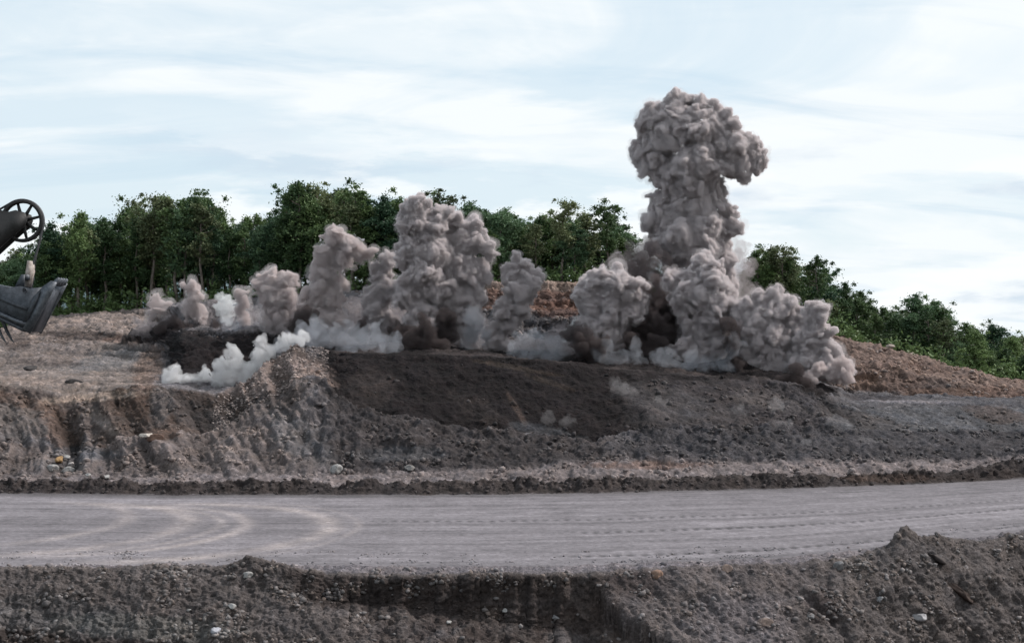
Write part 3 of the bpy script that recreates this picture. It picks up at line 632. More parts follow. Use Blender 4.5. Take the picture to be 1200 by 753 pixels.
bank([(704,418,10),(718,422,11),(712,411,9),(732,422,9),(746,413,10),(750,424,9),(738,430,9),(726,432,7),(744,404,6)],
     140, M_BLUE, 'pale smoke between the round headed plume and the tallest one', seed=35, vox=.14)
bank([(770,418,10),(778,426,10),(790,428,11),(806,428,11),(822,430,11),(838,428,11),(852,430,10),(857,412,11),(860,400,9),(812,422,9),(784,414,7)],
     140, M_BLUE, 'pale smoke along the foot of the narrow upright plume', seed=36, vox=.14)
bank([(958,436,13),(974,438,13),(990,438,10),(948,446,9),(984,426,9),(992,428,6)],
     139, M_DUST_TAN, 'pale dust at the foot of the rightmost plume', seed=37, vox=.14)
bank([(684,350,7),(690,370,8),(676,378,7),(666,390,7)],
     146, M_WHITE, 'small white wisp left of the round headed plume', seed=38, vox=.13)
# little puffs jumping off the face below the crest
PG = 'small dust puffs on the face below the crest'
M_PUFF = dust_material('faint_dust_puff', (.62, .59, .60), .2)
def puff(blobs, Y, label, seed):
    return billow('dust_puff', blobs, Y, M_PUFF, label, 'dust puff', PG, seed=seed, vox=.11, rough=.08)
puff([(913,474,5),(917,478,5),(908,478,4)], 128.5, 'bright round puff, highest on the face right of centre', 41)
puff([(908,500,5),(916,500,6),(922,496,4)], 125.5, 'double puff halfway down the face below the bright round one', 42)
puff([(978,494,5),(988,500,6),(998,504,6),(984,503,5)], 126.5, 'elongated puff near the rightmost plume, drifting down right', 43)
puff([(866,482,5),(872,488,5),(878,496,4)], 127.5, 'faint streak of dust left of the bright round puff', 44)
puff([(722,450,7),(732,456,8),(742,462,7),(728,464,5)], 130, 'faint brown puff just under the crest below the tallest plume', 45)
puff([(640,496,4),(642,490,4)], 125.5, 'left one of two tiny upright puffs low on the dark face', 46)
puff([(662,497,4),(670,498,4),(668,492,3)], 125.5, 'right one of two tiny upright puffs low on the dark face', 47)
puff([(930,530,4),(932,524,4)], 121.5, 'pale puff at the toe of the face, right of centre', 48)
puff([(945,520,3),(946,527,4)], 121.8, 'thin upright puff beside the pale one at the toe', 49)
puff([(1018,520,6),(1026,522,5),(1010,522,4)], 123.5, 'faint wide puff low on the grey slope at the right', 50)
puff([(770,470,6),(780,474,5)], 128.5, 'faint puff on the upper face left of the streak of dust', 51)
# ------------------------------------------------------------------ eucalypt trees: tapered trunk, limbs and leaf clusters; copies share meshes
def leaf_mat(name, c0, c1):
    m, n, l = mat_nodes(name); bs = n['Principled BSDF']; bs.inputs['Roughness'].default_value = .6; bs.inputs['Specular IOR Level'].default_value = .25
    oi = n.new('ShaderNodeObjectInfo'); g = n.new('ShaderNodeNewGeometry'); t = n.new('ShaderNodeTexNoise'); t.inputs['Scale'].default_value = .55; t.inputs['Detail'].default_value = 3
    l.new(g.outputs['Position'], t.inputs['Vector'])
    ad = n.new('ShaderNodeMath'); ad.operation = 'ADD'; ml = n.new('ShaderNodeMath'); ml.operation = 'MULTIPLY_ADD'; ml.inputs[1].default_value = .6; ml.inputs[2].default_value = -.28
    l.new(oi.outputs['Random'], ml.inputs[0]); l.new(ml.outputs[0], ad.inputs[0]); l.new(t.outputs[0], ad.inputs[1])
    cr = n.new('ShaderNodeValToRGB'); e = cr.color_ramp.elements; e[0].position = .3; e[0].color = (*c0, 1); e[1].position = .85; e[1].color = (*c1, 1)
    l.new(ad.outputs[0], cr.inputs[0]); l.new(cr.outputs[0], bs.inputs['Base Color'])
    tr = n.new('ShaderNodeBsdfTranslucent'); l.new(cr.outputs[0], tr.inputs[0]); mx_ = n.new('ShaderNodeMixShader'); mx_.inputs[0].default_value = .22
    l.new(bs.outputs[0], mx_.inputs[1]); l.new(tr.outputs[0], mx_.inputs[2]); l.new(mx_.outputs[0], n['Material Output'].inputs[0]); return m
M_LEAF = leaf_mat('eucalypt_leaves', (.040, .074, .030), (.155, .225, .085))
M_LEAF2 = leaf_mat('olive_leaves', (.052, .072, .034), (.175, .205, .10))
M_LEAF3 = leaf_mat('blue_green_leaves', (.030, .066, .036), (.11, .18, .09))
def bark_mat():
    m, n, l = mat_nodes('pale_bark'); bs = n['Principled BSDF']; bs.inputs['Roughness'].default_value = .9
    g = n.new('ShaderNodeNewGeometry'); t = n.new('ShaderNodeTexNoise'); t.inputs['Scale'].default_value = 1.5; l.new(g.outputs['Position'], t.inputs['Vector'])
    cr = n.new('ShaderNodeValToRGB'); e = cr.color_ramp.elements; e[0].color = (.05, .038, .03, 1); e[1].color = (.20, .17, .145, 1); l.new(t.outputs[0], cr.inputs[0]); l.new(cr.outputs[0], bs.inputs['Base Color']); return m
M_BARK = bark_mat()
def tube(pts, rads, seg=6):
    vs_, fs_ = [], []
    for i, (p, r) in enumerate(zip(pts, rads)):
        p = np.array(p); d = np.array(pts[min(i + 1, len(pts) - 1)]) - np.array(pts[max(i - 1, 0)]); d = d / (np.linalg.norm(d) + 1e-9)
        a = np.cross(d, [0, 1, .13]); a /= np.linalg.norm(a) + 1e-9; b = np.cross(d, a)
        for k in range(seg):
            t = math.tau * k / seg; vs_.append(p + r * (a * math.cos(t) + b * math.sin(t)))
    for i in range(len(pts) - 1):
        for k in range(seg):
            fs_.append((i * seg + k, i * seg + (k + 1) % seg, (i + 1) * seg + (k + 1) % seg, (i + 1) * seg + k))
    return np.array(vs_), np.array(fs_, np.int32)
def join4(parts):
    off = 0; V_, F_ = [], []
    for v, f in parts: V_.append(v); F_.append(f + off); off += len(v)
    return np.concatenate(V_), np.concatenate(F_)
def leaves(rg, clumps, per, size):
    V_ = []
    for (c, rx, rz) in clumps:
        n_ = max(6, int(per * (rx * rx * .7 + .3)))
        d = rg.normal(size=(n_, 3)); d /= np.linalg.norm(d, axis=1)[:, None]; rr = rg.uniform(.15, 1.05, n_) ** .45
        rr = np.abs(rg.normal(size=n_)) * .62; p = np.array(c) + d * rr[:, None] * np.array([rx, rx, rz]) * 1.15 + np.array([0, 0, -.15 * rx]) * (rr[:, None] ** 2)
        u = rg.normal(size=(n_, 3)); u[:, 2] *= .8; u /= np.linalg.norm(u, axis=1)[:, None]
        w = np.cross(u, rg.normal(size=(n_, 3))); w /= np.linalg.norm(w, axis=1)[:, None]
        s = size * rg.uniform(.5, 1.25, n_)[:, None]
        V_.append(np.stack([p - u * s - w * s * .15, p + w * s * .45, p + u * s, p - w * s * .5], 1))
    q = np.concatenate(V_).reshape(-1, 3)
    return q, np.arange(len(q), dtype=np.int32).reshape(-1, 4)
def tree_proto(seed, H=14.0, spread=2.6, low=.32, ncl=26, per=95, kind='full'):
    rg = np.random.RandomState(seed); parts = []; tips = []
    lean = rg.uniform(-.5, .5, 2); n_ = 7
    tr_ = [np.array([lean[0] * (i / n_) ** 2 + .18 * math.sin(i * 1.3 + seed), lean[1] * (i / n_) ** 2 + .15 * math.cos(i * 1.7), H * .88 * i / n_]) for i in range(n_ + 1)]
    parts.append(tube(tr_, [.21 * (1 - .82 * i / n_) + .02 for i in range(n_ + 1)], 7))
    for k in range(ncl):
        t = low + (1 - low) * (k + rg.uniform(0, .8)) / ncl
        i0 = min(n_ - 1, int(t * n_)); ff_ = t * n_ - i0; base = tr_[i0] * (1 - ff_) + tr_[min(i0 + 1, n_)] * ff_
        an = rg.uniform(0, math.tau) if k else 0
        prof = {'full': math.sin(math.pi * min(1, (t - low) / (1 - low) * .82 + .16)) ** .7, 'tall': .55 + .45 * math.sin(math.pi * ((t - low) / (1 - low))), 'open': .45 + .75 * ((t - low) / (1 - low)) ** 1.4}[kind]
        rr = spread * prof * rg.uniform(.35, 1.05) * (1 if t < .93 else .5)
        tip = base + np.array([math.cos(an) * rr, math.sin(an) * rr, rr * rg.uniform(.25, .8) + (0.3 if t > .9 else 0)])
        tip[2] = min(tip[2], H * rg.uniform(.84, .95))
        m1 = base * .5 + tip * .5 + np.array([0, 0, -.12 * rr])
        parts.append(tube([base, m1, tip], [.075, .045, .018], 4))
        cr_ = rg.uniform(.62, 1.15) * (spread / 2.6) * (.85 if kind == 'open' else 1)
        tips.append((tip, cr_, cr_ * rg.uniform(.5, .75)))
        if kind != 'open' or rg.rand() < .5:
            tips.append((m1 + rg.normal(size=3) * .35, cr_ * .7, cr_ * .45))
        tips.append((tip + rg.normal(size=3) * cr_ * .9, cr_ * .55, cr_ * .4))
    tips.append((tr_[-1] + np.array([0, 0, .05 * H]), spread * .36, spread * .26)); tips.append((tr_[-2] + rg.normal(size=3) * .5, spread * .42, spread * .3))
    tv, tf = join4(parts); lv, lf = leaves(rg, tips, per * 1.6, .20)
    return mesh_np('trunk', tv, tf, smooth=True), mesh_np('crown', lv, lf), H
PROTO = [tree_proto(1), tree_proto(2, spread=2.9, ncl=30), tree_proto(3, spread=2.2, kind='tall', ncl=28, low=.25), tree_proto(4, spread=3.0, kind='open', low=.5, ncl=22), tree_proto(5, spread=2.6, kind='open', low=.42, ncl=22),
         tree_proto(6, spread=3.2, low=.22, ncl=34), tree_proto(7, spread=2.4, kind='tall', low=.4, ncl=24), tree_proto(8, spread=3.2, low=.15, ncl=34, per=110)]
for i_, (a_, b_, _) in enumerate(PROTO): a_.materials.append(M_BARK); b_.materials.append((M_LEAF, M_LEAF3, M_LEAF, M_LEAF2, M_LEAF, M_LEAF3, M_LEAF2, M_LEAF)[i_])
GYg, GZg = V[..., 1], V[..., 2]
def ground_z(X, Y):
    c = np.clip(np.searchsorted(px, X / Y * FPX + CX), 1, NC - 1); j = int(np.argmin(np.abs(GYg[:, c] - Y))); return float(GZg[j, c])
def top_y(Xpx):
    return float(np.interp(Xpx, [-900, -100, 0, 30, 55, 75, 90, 120, 150, 170, 185, 200, 215, 232, 250, 262, 290, 310, 330, 340, 352, 372, 380, 398, 415, 430, 450, 465, 480, 500, 515, 530, 550, 570, 585, 600, 625, 635, 645, 658, 672, 685, 700, 712, 722, 735, 770, 820, 870, 884, 895, 918, 930, 940, 955, 963, 975, 1000, 1030, 1048, 1062, 1075, 1095, 1112, 1150, 1200, 1300, 2100],
        [300, 300, 300, 296, 268, 256, 250, 252, 244, 232, 230, 240, 234, 224, 234, 250, 252, 252, 246, 222, 212, 216, 232, 224, 216, 226, 232, 228, 226, 224, 230, 238, 240, 244, 252, 252, 256, 240, 240, 236, 242, 250, 256, 238, 236, 262, 300, 310, 320, 290, 288, 292, 308, 318, 300, 304, 326, 336, 352, 366, 350, 347, 356, 368, 378, 386, 392, 400]))
tcount = 0
def tree(x_px, Y, top_px, proto, label, group=None, wid=None):
    global tcount
    X = (x_px - CX) / FPX * Y; gz = ground_z(X, Y) - .15; H = zat(top_px - 6, Y) - gz; H = max(H, 3.5)
    tm, cm, h0 = PROTO[proto]; s = H / h0; w = wid or (s ** .6) * random.uniform(.9, 1.12)
    e = empty('gum_tree', (X, Y, gz), label=label, category='tree')
    if group: e['group'] = group
    e.scale = (w, w, s); e.rotation_euler = (0, 0, random.uniform(0, math.tau))
    for nm, me in (('trunk', tm), ('crown', cm)):
        o = bpy.data.objects.new(nm, me); COL.objects.link(o); o.parent = e
    tcount += 1
random.seed(5)
NAMED = [  # px, extra distance, top, prototype, label
 (92, 5, 248, 0, 'round crowned gum tree, first big tree right of the hanging bucket'), (62, 8, 262, 1, 'lower gum tree at the left edge of the wood, just right of the sheave wheel'),
 (178, 6, 229, 3, 'open crowned gum tree above the smallest brown plume at the left'), (232, 7, 223, 4, 'gum tree whose crown tops the left third of the wood, above the small pinkish plume'),
 (206, 4, 236, 4, 'thin gum tree just left of the one above the pinkish plume'), (352, 5, 211, 2, 'tallest gum tree, upright crown rising left of the forked brownish plume'), (372, 9, 216, 3, 'gum tree touching the right side of the tallest one'),
 (414, 6, 216, 4, 'bushy topped gum tree above the forked brownish plume'), (402, 12, 224, 6, 'slim gum tree between the tallest one and the bushy topped one'), (452, 7, 230, 1, 'gum tree left of the peaked plume, half hidden by it'),
 (512, 9, 225, 3, 'sparse gum tree whose top shows just behind the peak of the peaked plume'), (548, 5, 238, 5, 'broad gum tree above the flat topped plume'), (584, 5, 250, 5, 'dense dark gum tree right of the flat topped plume'),
 (659, 4, 236, 3, 'flat crowned gum tree with a bare straight trunk above the back wall'), (713, 6, 234, 4, 'gum tree with a spreading top nearest the left of the tallest plume'), (686, 8, 250, 6, 'slim gum tree between the flat crowned one and the spreading one'),
 (890, 10, 288, 4, 'open gum tree just right of the tallest plume'), (918, 12, 290, 3, 'gum tree with a domed top, second right of the tallest plume'), (957, 14, 300, 2, 'thin spiky gum tree standing alone above the rightmost plume'),
 (1070, 30, 346, 5, 'tallest gum tree on the right hand slope, above its smaller neighbours'), (1096, 34, 354, 0, 'gum tree touching the right side of the tallest one on the right hand slope')]
for a, dY, tp, pr_i, lab in NAMED:
    Yb = float(np.interp(a, px, Yh2)) + dY
    tree(a, Yb, tp, pr_i, lab)
REG = [(-80, 150, 'dark gum tree in the crowded wood left of the small plumes', 'crowded gum trees at the left end of the wood'),
       (150, 340, 'dark gum tree in the crowded wood behind the small brown and white plumes', 'crowded gum trees behind the small plumes'),
       (340, 600, 'gum tree in the wood behind the peaked and forked plumes', 'gum trees behind the big left plumes'),
       (600, 860, 'gum tree in the row above the red brown back wall', 'gum trees above the back wall'),
       (860, 1045, 'gum tree on the slope above the rightmost plume', 'gum trees above the rightmost plume'),
       (1045, 1290, 'gum tree in the bushy belt going down at the right edge', 'gum trees of the belt at the right edge')]
for (x0, x1, lab, grp) in REG:
    right = x0 >= 860
    for row, (dY, drop, step) in enumerate(((7, 16, 17), (16, 9, 15), (30, 4, 14.5))):
        x_ = x0 + random.uniform(2, 10)
        while x_ < x1:
            dd_ = dY * (1.9 if right else 1) + random.uniform(-3, 3)
            Yb = float(np.interp(x_, px, Yh2)) + dd_
            dense = x_ < 600
            dr = drop + random.uniform(-11, 20) + (0 if dense else 3) + (14 if (640 < x_ < 760 and row < 2) else 0)
            if random.random() < (1 if row > 0 or dense else .75) and not (735 < x_ < 865 and row > 1):
                tree(x_, Yb, top_y(x_) + dr, random.choice([0, 1, 5, 7, 2, 6] if row < 2 else [0, 1, 5, 6, 4, 7]), lab, grp)
            x_ += step * random.uniform(.75, 1.3)
print('TREES', tcount)
# undergrowth: saplings and scrub along the foot of the wood, one uncountable mass
rg = np.random.RandomState(77); cl = []
for i in range(1500):
    a = rg.uniform(-90, 1290); Yb = float(np.interp(a, px, Yh2)) + rg.uniform(5, 30) * (1.6 if a > 860 else 1)
    if rg.rand() < .2: Yb = float(np.interp(a, px, Yh2)) + rg.uniform(1.5, 6) * (1.6 if a > 860 else 1)
    X = (a - CX) / FPX * Yb; h = rg.uniform(.5, 2.6) if rg.rand() < .7 else rg.uniform(2, 4.5)
    if 560 < a < 740: h = min(h, 2.6)
    cl.append(((X, Yb, ground_z(X, Yb) + h * .5), rg.uniform(.7, 1.3), h * .55))
lv, lf = leaves(rg, cl, 60, .27)
link('undergrowth', mesh_np('undergrowth', lv, lf), M_LEAF, kind='stuff', label='dark scrub and saplings growing along the foot of the wood', category='undergrowth')
# ------------------------------------------------------------------ stones
def soil_mat_rock(name):
    m, n, l = mat_nodes(name); bs = n['Principled BSDF']; bs.inputs['Roughness'].default_value = .9; bs.inputs['Specular IOR Level'].default_value = .2
    at = n.new('ShaderNodeAttribute'); at.attribute_name = 'soil'; g = n.new('ShaderNodeNewGeometry'); t = n.new('ShaderNodeTexNoise'); t.inputs['Scale'].default_value = 5; t.inputs['Detail'].default_value = 5
    l.new(g.outputs['Position'], t.inputs['Vector']); r = n.new('ShaderNodeMapRange'); r.inputs[1].default_value = .3; r.inputs[2].default_value = .7; r.inputs[3].default_value = .7; r.inputs[4].default_value = 1.3; l.new(t.outputs[0], r.inputs[0])
    vm = n.new('ShaderNodeVectorMath'); vm.operation = 'SCALE'; l.new(at.outputs['Color'], vm.inputs[0]); l.new(r.outputs[0], vm.inputs['Scale']); l.new(vm.outputs[0], bs.inputs['Base Color'])
    b = n.new('ShaderNodeBump'); b.inputs['Distance'].default_value = .06; b.inputs['Strength'].default_value = .6; l.new(t.outputs[0], b.inputs['Height']); l.new(b.outputs[0], bs.inputs['Normal']); return m
M_STONE = soil_mat_rock('broken_stone')
rg = np.random.RandomState(99)
def rock_shapes(n_, base):
    out = []
    for i in range(n_):
        v = base[0].copy()
        for k in range(5):      # knock flat faces off it
            d = rg.normal(size=3); d /= np.linalg.norm(d); lim = rg.uniform(.45, .8); h = v @ d
            v = v - np.maximum(h - lim, 0)[:, None] * d
        v *= rg.uniform(.6, 1.2, 3); v += rg.normal(size=v.shape) * .04; out.append(v)
    return out
SH = rock_shapes(24, ICO0); SHB = rock_shapes(12, ICO2)
Vf = V.reshape(-1, 3); Nf = N2.reshape(-1, 3); Zf = zone.reshape(-1, 3)
def scatter(name, count, w, r0, r1, label, colors, pw=2.2, keep=.55):
    w = np.where((np.abs(PX - 600) < 640) & (w > 0), w * Yg ** 1.0, 0).ravel(); w = w / w.sum()
    ids = rg.choice(len(w), count, p=w); vs_, cs_ = [], []
    nb = len(ICO0[0])
    for i in ids:
        r = r0 + (r1 - r0) * rg.rand() ** pw; s = SH[rg.randint(24)]
        a = rg.uniform(0, math.tau); ca, sa = math.cos(a), math.sin(a); v = s * r
        v = np.stack([v[:, 0] * ca - v[:, 1] * sa, v[:, 0] * sa + v[:, 1] * ca, v[:, 2] * rg.uniform(.6, 1)], 1)
        b = rg.normal() * .3; cb, sb = math.cos(b), math.sin(b); v = np.stack([v[:, 0], v[:, 1] * cb - v[:, 2] * sb, v[:, 1] * sb + v[:, 2] * cb], 1)
        vs_.append(v + Vf[i] + Nf[i] * r * .1 + np.array([rg.uniform(-.06, .06), 0, 0]))
        c = Zf[i] * keep * 1.2 + np.array(colors[rg.randint(len(colors))]) * (1 - keep); cs_.append(np.repeat((c * rg.uniform(.7, 1.35))[None], nb, 0))
    f = (ICO0[1][None] + (np.arange(count) * nb)[:, None, None]).reshape(-1, 3)
    me = mesh_np(name, np.concatenate(vs_), None, f)
    at = me.color_attributes.new('soil', 'FLOAT_COLOR', 'POINT'); c4 = np.ones((count * nb, 4), np.float32); c4[:, :3] = np.concatenate(cs_); at.data.foreach_set('color', c4.ravel())
    link(name, me, M_STONE, kind='stuff', label=label, category='loose stones')
G5 = [(.12, .115, .12), (.17, .165, .17), (.26, .24, .24), (.15, .12, .105), (.08, .08, .085), (.10, .095, .095)]
clump = np.clip(.05 + 1.9 * mott, .02, 2) ** 1.6
scatter('gravel', 4500, ((RL > 3.6) & (RL < 6.9)) * clump * (1 - .6 * bay), .03, .22, 'loose grey stones lying all over the near gravel bank', G5, 3.0)
scatter('rubble', 4800, ((RL > 9.4) & (RL < 14.0)) * clump * (1.0 + 1.2 * sstep(12.6, 11, RL)) * (1 - .8 * ((RL > 13.1) & (PX > 380) & (PX < 760))),   .06, .36, 'broken rock strewn over the slope beyond the haul road', G5, 3.4, .86)
scatter('berm_clods', 900, ((RL > 8.0) & (RL < 10)) * 1.0, .06, .26, 'dark clods and stones along the berm on the far side of the haul road', [(.05, .042, .04), (.07, .06, .06)], 2.4, .6)
scatter('scree', 2600, ((RL > 15.9) & (RL < 19.4)) * clump * np.where(PX < 350, .15, 1), .1, .4, 'weathered scree on the back wall and terraces', [(.28, .2, .16), (.34, .27, .24), (.16, .12, .1), (.2, .2, .21)], 3.0, .7)
scatter('scree', 1800, ((RL > 12.2) & (RL < 14.3) & (PX > 250) & (PX < 385)) * 1.0, .05, .22, 'pale broken stone covering the rubble mound left of the dark face', [(.36, .3, .28), (.25, .21, .2)], 2.4, .5)
scatter('road_crumbs', 900, ((RL > 7.02) & (RL < 7.16)) * clump, .03, .12, 'crumbs of stone along the near edge of the haul road', G5, 2.5, .6)

PYv = pyof(V[..., 1], V[..., 2]); PXv = V[..., 0] / V[..., 1] * FPX + CX
def surf(x, y, r0=3, r1=20):
    q = (PXv - x) ** 2 + (PYv - y) ** 2 + np.where((RL < r0) | (RL > r1), 1e6, 0)
    j = int(np.argmin(q)); return Vf[j], Nf[j], j
def boulder(x, y, rx, rz, col, label, r0=3, r1=20, tilt=0.0, group=None, name='boulder'):
    p, nrm, j = surf(x, y, r0, r1); s = p[1] / FPX; k = rg.randint(12)
    v = SHB[k] * np.array([rx * s, (rx + rz) * .5 * s, rz * s]); nz_ = fbm(v / (rx * s) * 2.2 + k * 7.0, 3, 5 + k); v = v * (1 + .16 * nz_[:, None])
    ct_, st_ = math.cos(R(tilt)), math.sin(R(tilt)); v = np.stack([v[:, 0] * ct_ + v[:, 2] * st_, v[:, 1], -v[:, 0] * st_ + v[:, 2] * ct_], 1)
    me = mesh_np(name, v, None, ICO2[1]); at = me.color_attributes.new('soil', 'FLOAT_COLOR', 'POINT'); c4 = np.ones((len(v), 4), np.float32); c4[:, :3] = np.array(col) * (1 + .25 * nz_[:, None]); at.data.foreach_set('color', c4.ravel())
    o = link(name, me, M_STONE, kind='thing', label=label, category='rock'); o.location = Vector(p.tolist()) + Vector((0, 0, rz * s * .35))
    if group: o['group'] = group
    return o
WH, PK, GR, DK, OR = (.27, .26, .255), (.17, .13, .115), (.17, .165, .17), (.05, .042, .04), (.27, .17, .085)
BG = 'boulders on the near gravel bank'; BF = 'boulders along the foot of the slope'
for a in ((770, 675, 8, 5, (.2, .13, .1), 'brown weathered boulder on the bank edge, right of the eroded bay', 4, 7), (850, 668, 7, 5, PK, 'pink boulder at the road edge, right of the brown weathered one', 4, 7.1),
          (291, 675, 7, 3.5, WH, 'flat white stone near the top of the little bank mound at the left', 4, 7), (273, 712, 7, 5, WH, 'upper pale boulder on the gravel left of the eroded bay', 3, 7),
          (255, 741, 9, 6, (.3, .3, .33), 'largest pale boulder, lowest one left of the eroded bay', 3, 7), (222, 715, 4, 3, WH, 'small pale stone leftmost beside the upper pale boulder', 3, 7),
          (593, 717, 6, 4, WH, 'pale stone lodged in the wall of the eroded bay', 3, 7), (527, 730, 5, 3, WH, 'small pale stone lower left in the eroded bay', 3, 7), (652, 724, 5, 4, GR, 'grey stone deep in the eroded bay near its shaded end', 3, 7),
          (895, 731, 9, 5, PK, 'pink and grey boulder low on the bank, left of the gully', 3, 7), (983, 664, 8, 6, GR, 'grey boulder on the bank crest left of the earth mound', 4, 7), (1030, 704, 7, 7, (.2, .2, .21), 'blocky grey boulder below the earth mound at the right', 3, 7),
          (1078, 724, 10, 7, (.28, .27, .28), 'large pale boulder right of the gully, below the dark slab', 3, 7), (948, 723, 6, 5, GR, 'grey stone at the left lip of the gully', 3, 7)):
    boulder(*a, group=BG)
boulder(1124, 694, 24, 7, (.045, .032, .028), 'dark brown slab of rock tilted down the bank at the right', 3, 7, 38, BG, 'rock_slab')
boulder(1098, 656, 13, 4, (.06, .05, .048), 'small dark slab under the bank crest, right of the earth mound', 3, 7, 32, BG, 'rock_slab')
for a in ((70, 541, 7, 5, OR, 'orange yellow boulder in the pile of pale rocks at the far left', 9, 12), (62, 550, 8, 4, WH, 'broad white rock left of the orange yellow boulder', 9, 12), (80, 552, 7, 4, WH, 'white rock just right of the orange yellow boulder', 9, 12),
          (76, 537, 6, 4, WH, 'round white rock right above the orange yellow boulder', 9, 12), (84, 545, 5, 3, (.42, .38, .36), 'small pale rock behind the white ones by the orange yellow boulder', 9, 12), (172, 511, 9, 4, (.45, .4, .36), 'pale rock on top of the low brown mound at the left', 10, 13.5),
          (182, 515, 9, 5, (.11, .07, .055), 'brown rock on top of the low brown mound at the left', 10, 13.5), (104, 557, 5, 3, WH, 'small white stone right of the orange yellow boulder', 9, 12), (395, 552, 8, 5, WH, 'large white rock at the foot of the slope left of the grey heap', 9, 12.2),
          (480, 551, 9, 6, (.17, .16, .155), 'grey and white rock heap block below the dark face', 9, 12.2), (126, 560, 6, 3, WH, 'flat white stone above the dark berm at the left', 9, 12)):
    boulder(*a, group=BF)
boulder(1066, 418, 7, 6, (.30, .25, .22), 'pale block on the skyline of the brown ridge at the right', 17, 20, 0, None)
boulder(1044, 405, 5, 3, (.3, .25, .22), 'small pale stone on the skyline of the brown ridge', 17, 20, 0, None)
boulder(38, 434, 12, 5, (.05, .045, .045), 'dark flat boulder on the pale bench below the hanging bucket', 14, 17, 8, 'dark boulders on the pale bench')
boulder(87, 450, 10, 3.5, (.05, .045, .045), 'dark narrow boulder on the pale bench, right of and nearer than the flat one', 14, 16, 10, 'dark boulders on the pale bench')
# ------------------------------------------------------------------ the rope shovel whose boom end, sheave and hanging bucket reach into the left of the view
def paint(name, c0, c1, rough=.6, metal=.0, scale=6):
    m, n, l = mat_nodes(name); bs = n['Principled BSDF']; bs.inputs['Roughness'].default_value = rough; bs.inputs['Metallic'].default_value = metal
    g = n.new('ShaderNodeNewGeometry'); t = n.new('ShaderNodeTexNoise'); t.inputs['Scale'].default_value = scale; t.inputs['Detail'].default_value = 6; t.inputs['Roughness'].default_value = .7
    l.new(g.outputs['Position'], t.inputs['Vector']); cr = n.new('ShaderNodeValToRGB'); e = cr.color_ramp.elements; e[0].position = .38; e[1].position = .66; e[0].color = (*c0, 1); e[1].color = (*c1, 1)
    l.new(t.outputs[0], cr.inputs[0]); l.new(cr.outputs[0], bs.inputs['Base Color'])
    b = n.new('ShaderNodeBump'); b.inputs['Distance'].default_value = .02; b.inputs['Strength'].default_value = .5; l.new(t.outputs[0], b.inputs['Height']); l.new(b.outputs[0], bs.inputs['Normal']); return m
M_BLACK = paint('greasy_dark_steel', (.005, .005, .006), (.014, .013, .014))
M_STEEL = paint('worn_bucket_steel', (.028, .033, .042), (.07, .078, .095), .55, .2)
M_WORN = paint('scoured_steel', (.055, .062, .078), (.13, .14, .16), .45, .4)
M_ROPE = paint('wire_rope', (.03, .03, .035), (.10, .10, .11), .6, .2, 30)
M_PALEST = paint('pale_scuffed_steel', (.25, .20, .18), (.55, .48, .44), .6)
YS = 60.0
def q2(x, y, dy=0.0):
    p = P(x, y, YS); return np.array([p.x, YS + dy, p.z])
SHV = q2(8, 258); SHV[2] = 0
root = empty('rope_shovel', (-24, YS, -11), label='dark rope shovel boom end with spoked sheave wheel, ropes and a hanging grey bucket', category='excavator')
def part(name, vs_, f4=None, f3=None, mat=None, parent=root, smooth=False):
    vs_ = np.asarray(vs_, float) - np.array(root.location); me = mesh_np(name, vs_, f4, f3, smooth); 
    if mat: me.materials.append(mat)
    import bmesh
    bm = bmesh.new(); bm.from_mesh(me); bmesh.ops.recalc_face_normals(bm, faces=bm.faces); bm.to_mesh(me); bm.free()
    o = bpy.data.objects.new(name, me); COL.objects.link(o); o.parent = parent; return o
def prism(poly, y0, y1, bev=True):
    n_ = len(poly); a = [q2(x, y, y0) for x, y in poly]; b = [q2(x, y, y1) for x, y in poly]
    import bmesh
    bm = bmesh.new(); va = [bm.verts.new(p) for p in a]; vb = [bm.verts.new(p) for p in b]
    bm.faces.new(va); bm.faces.new(vb[::-1])
    for i in range(n_): bm.faces.new((va[i], va[(i + 1) % n_], vb[(i + 1) % n_], vb[i]))
    bmesh.ops.triangulate(bm, faces=bm.faces); bm.verts.index_update()
    v = np.array([x.co[:] for x in bm.verts]); f = np.array([[x.index for x in t.verts] for t in bm.faces]); bm.free(); return v, f
def join3(ps):
    off = 0; V_, F_ = [], []
    for v, f in ps: V_.append(v); F_.append(f + off); off += len(v)
    return np.concatenate(V_), np.concatenate(F_)
def t3(pts, r, seg=8):
    v, f = tube(pts, [r] * len(pts), seg); f3 = np.concatenate([f[:, [0, 1, 2]], f[:, [0, 2, 3]]]); return v, f3
# boom: two side plates with cross members between them
bpoly = [(33, 251), (35, 258), (32, 266), (22, 274), (12, 283), (0, 294), (-60, 350), (-340, 620), (-370, 600), (-90, 300), (-20, 249), (0, 246), (14, 249), (22, 247)]
v, f = join3([prism(bpoly, -.40, -.30), prism(bpoly, .30, .40)] + [prism([(x - 4, y), (x + 4, y - 4), (x + 8, y + 6), (x, y + 10)], -.298, .298) for x, y in ((-10, 268), (-50, 310), (-120, 370), (-200, 450), (-290, 535))])
part('boom', v, None, f, M_BLACK)
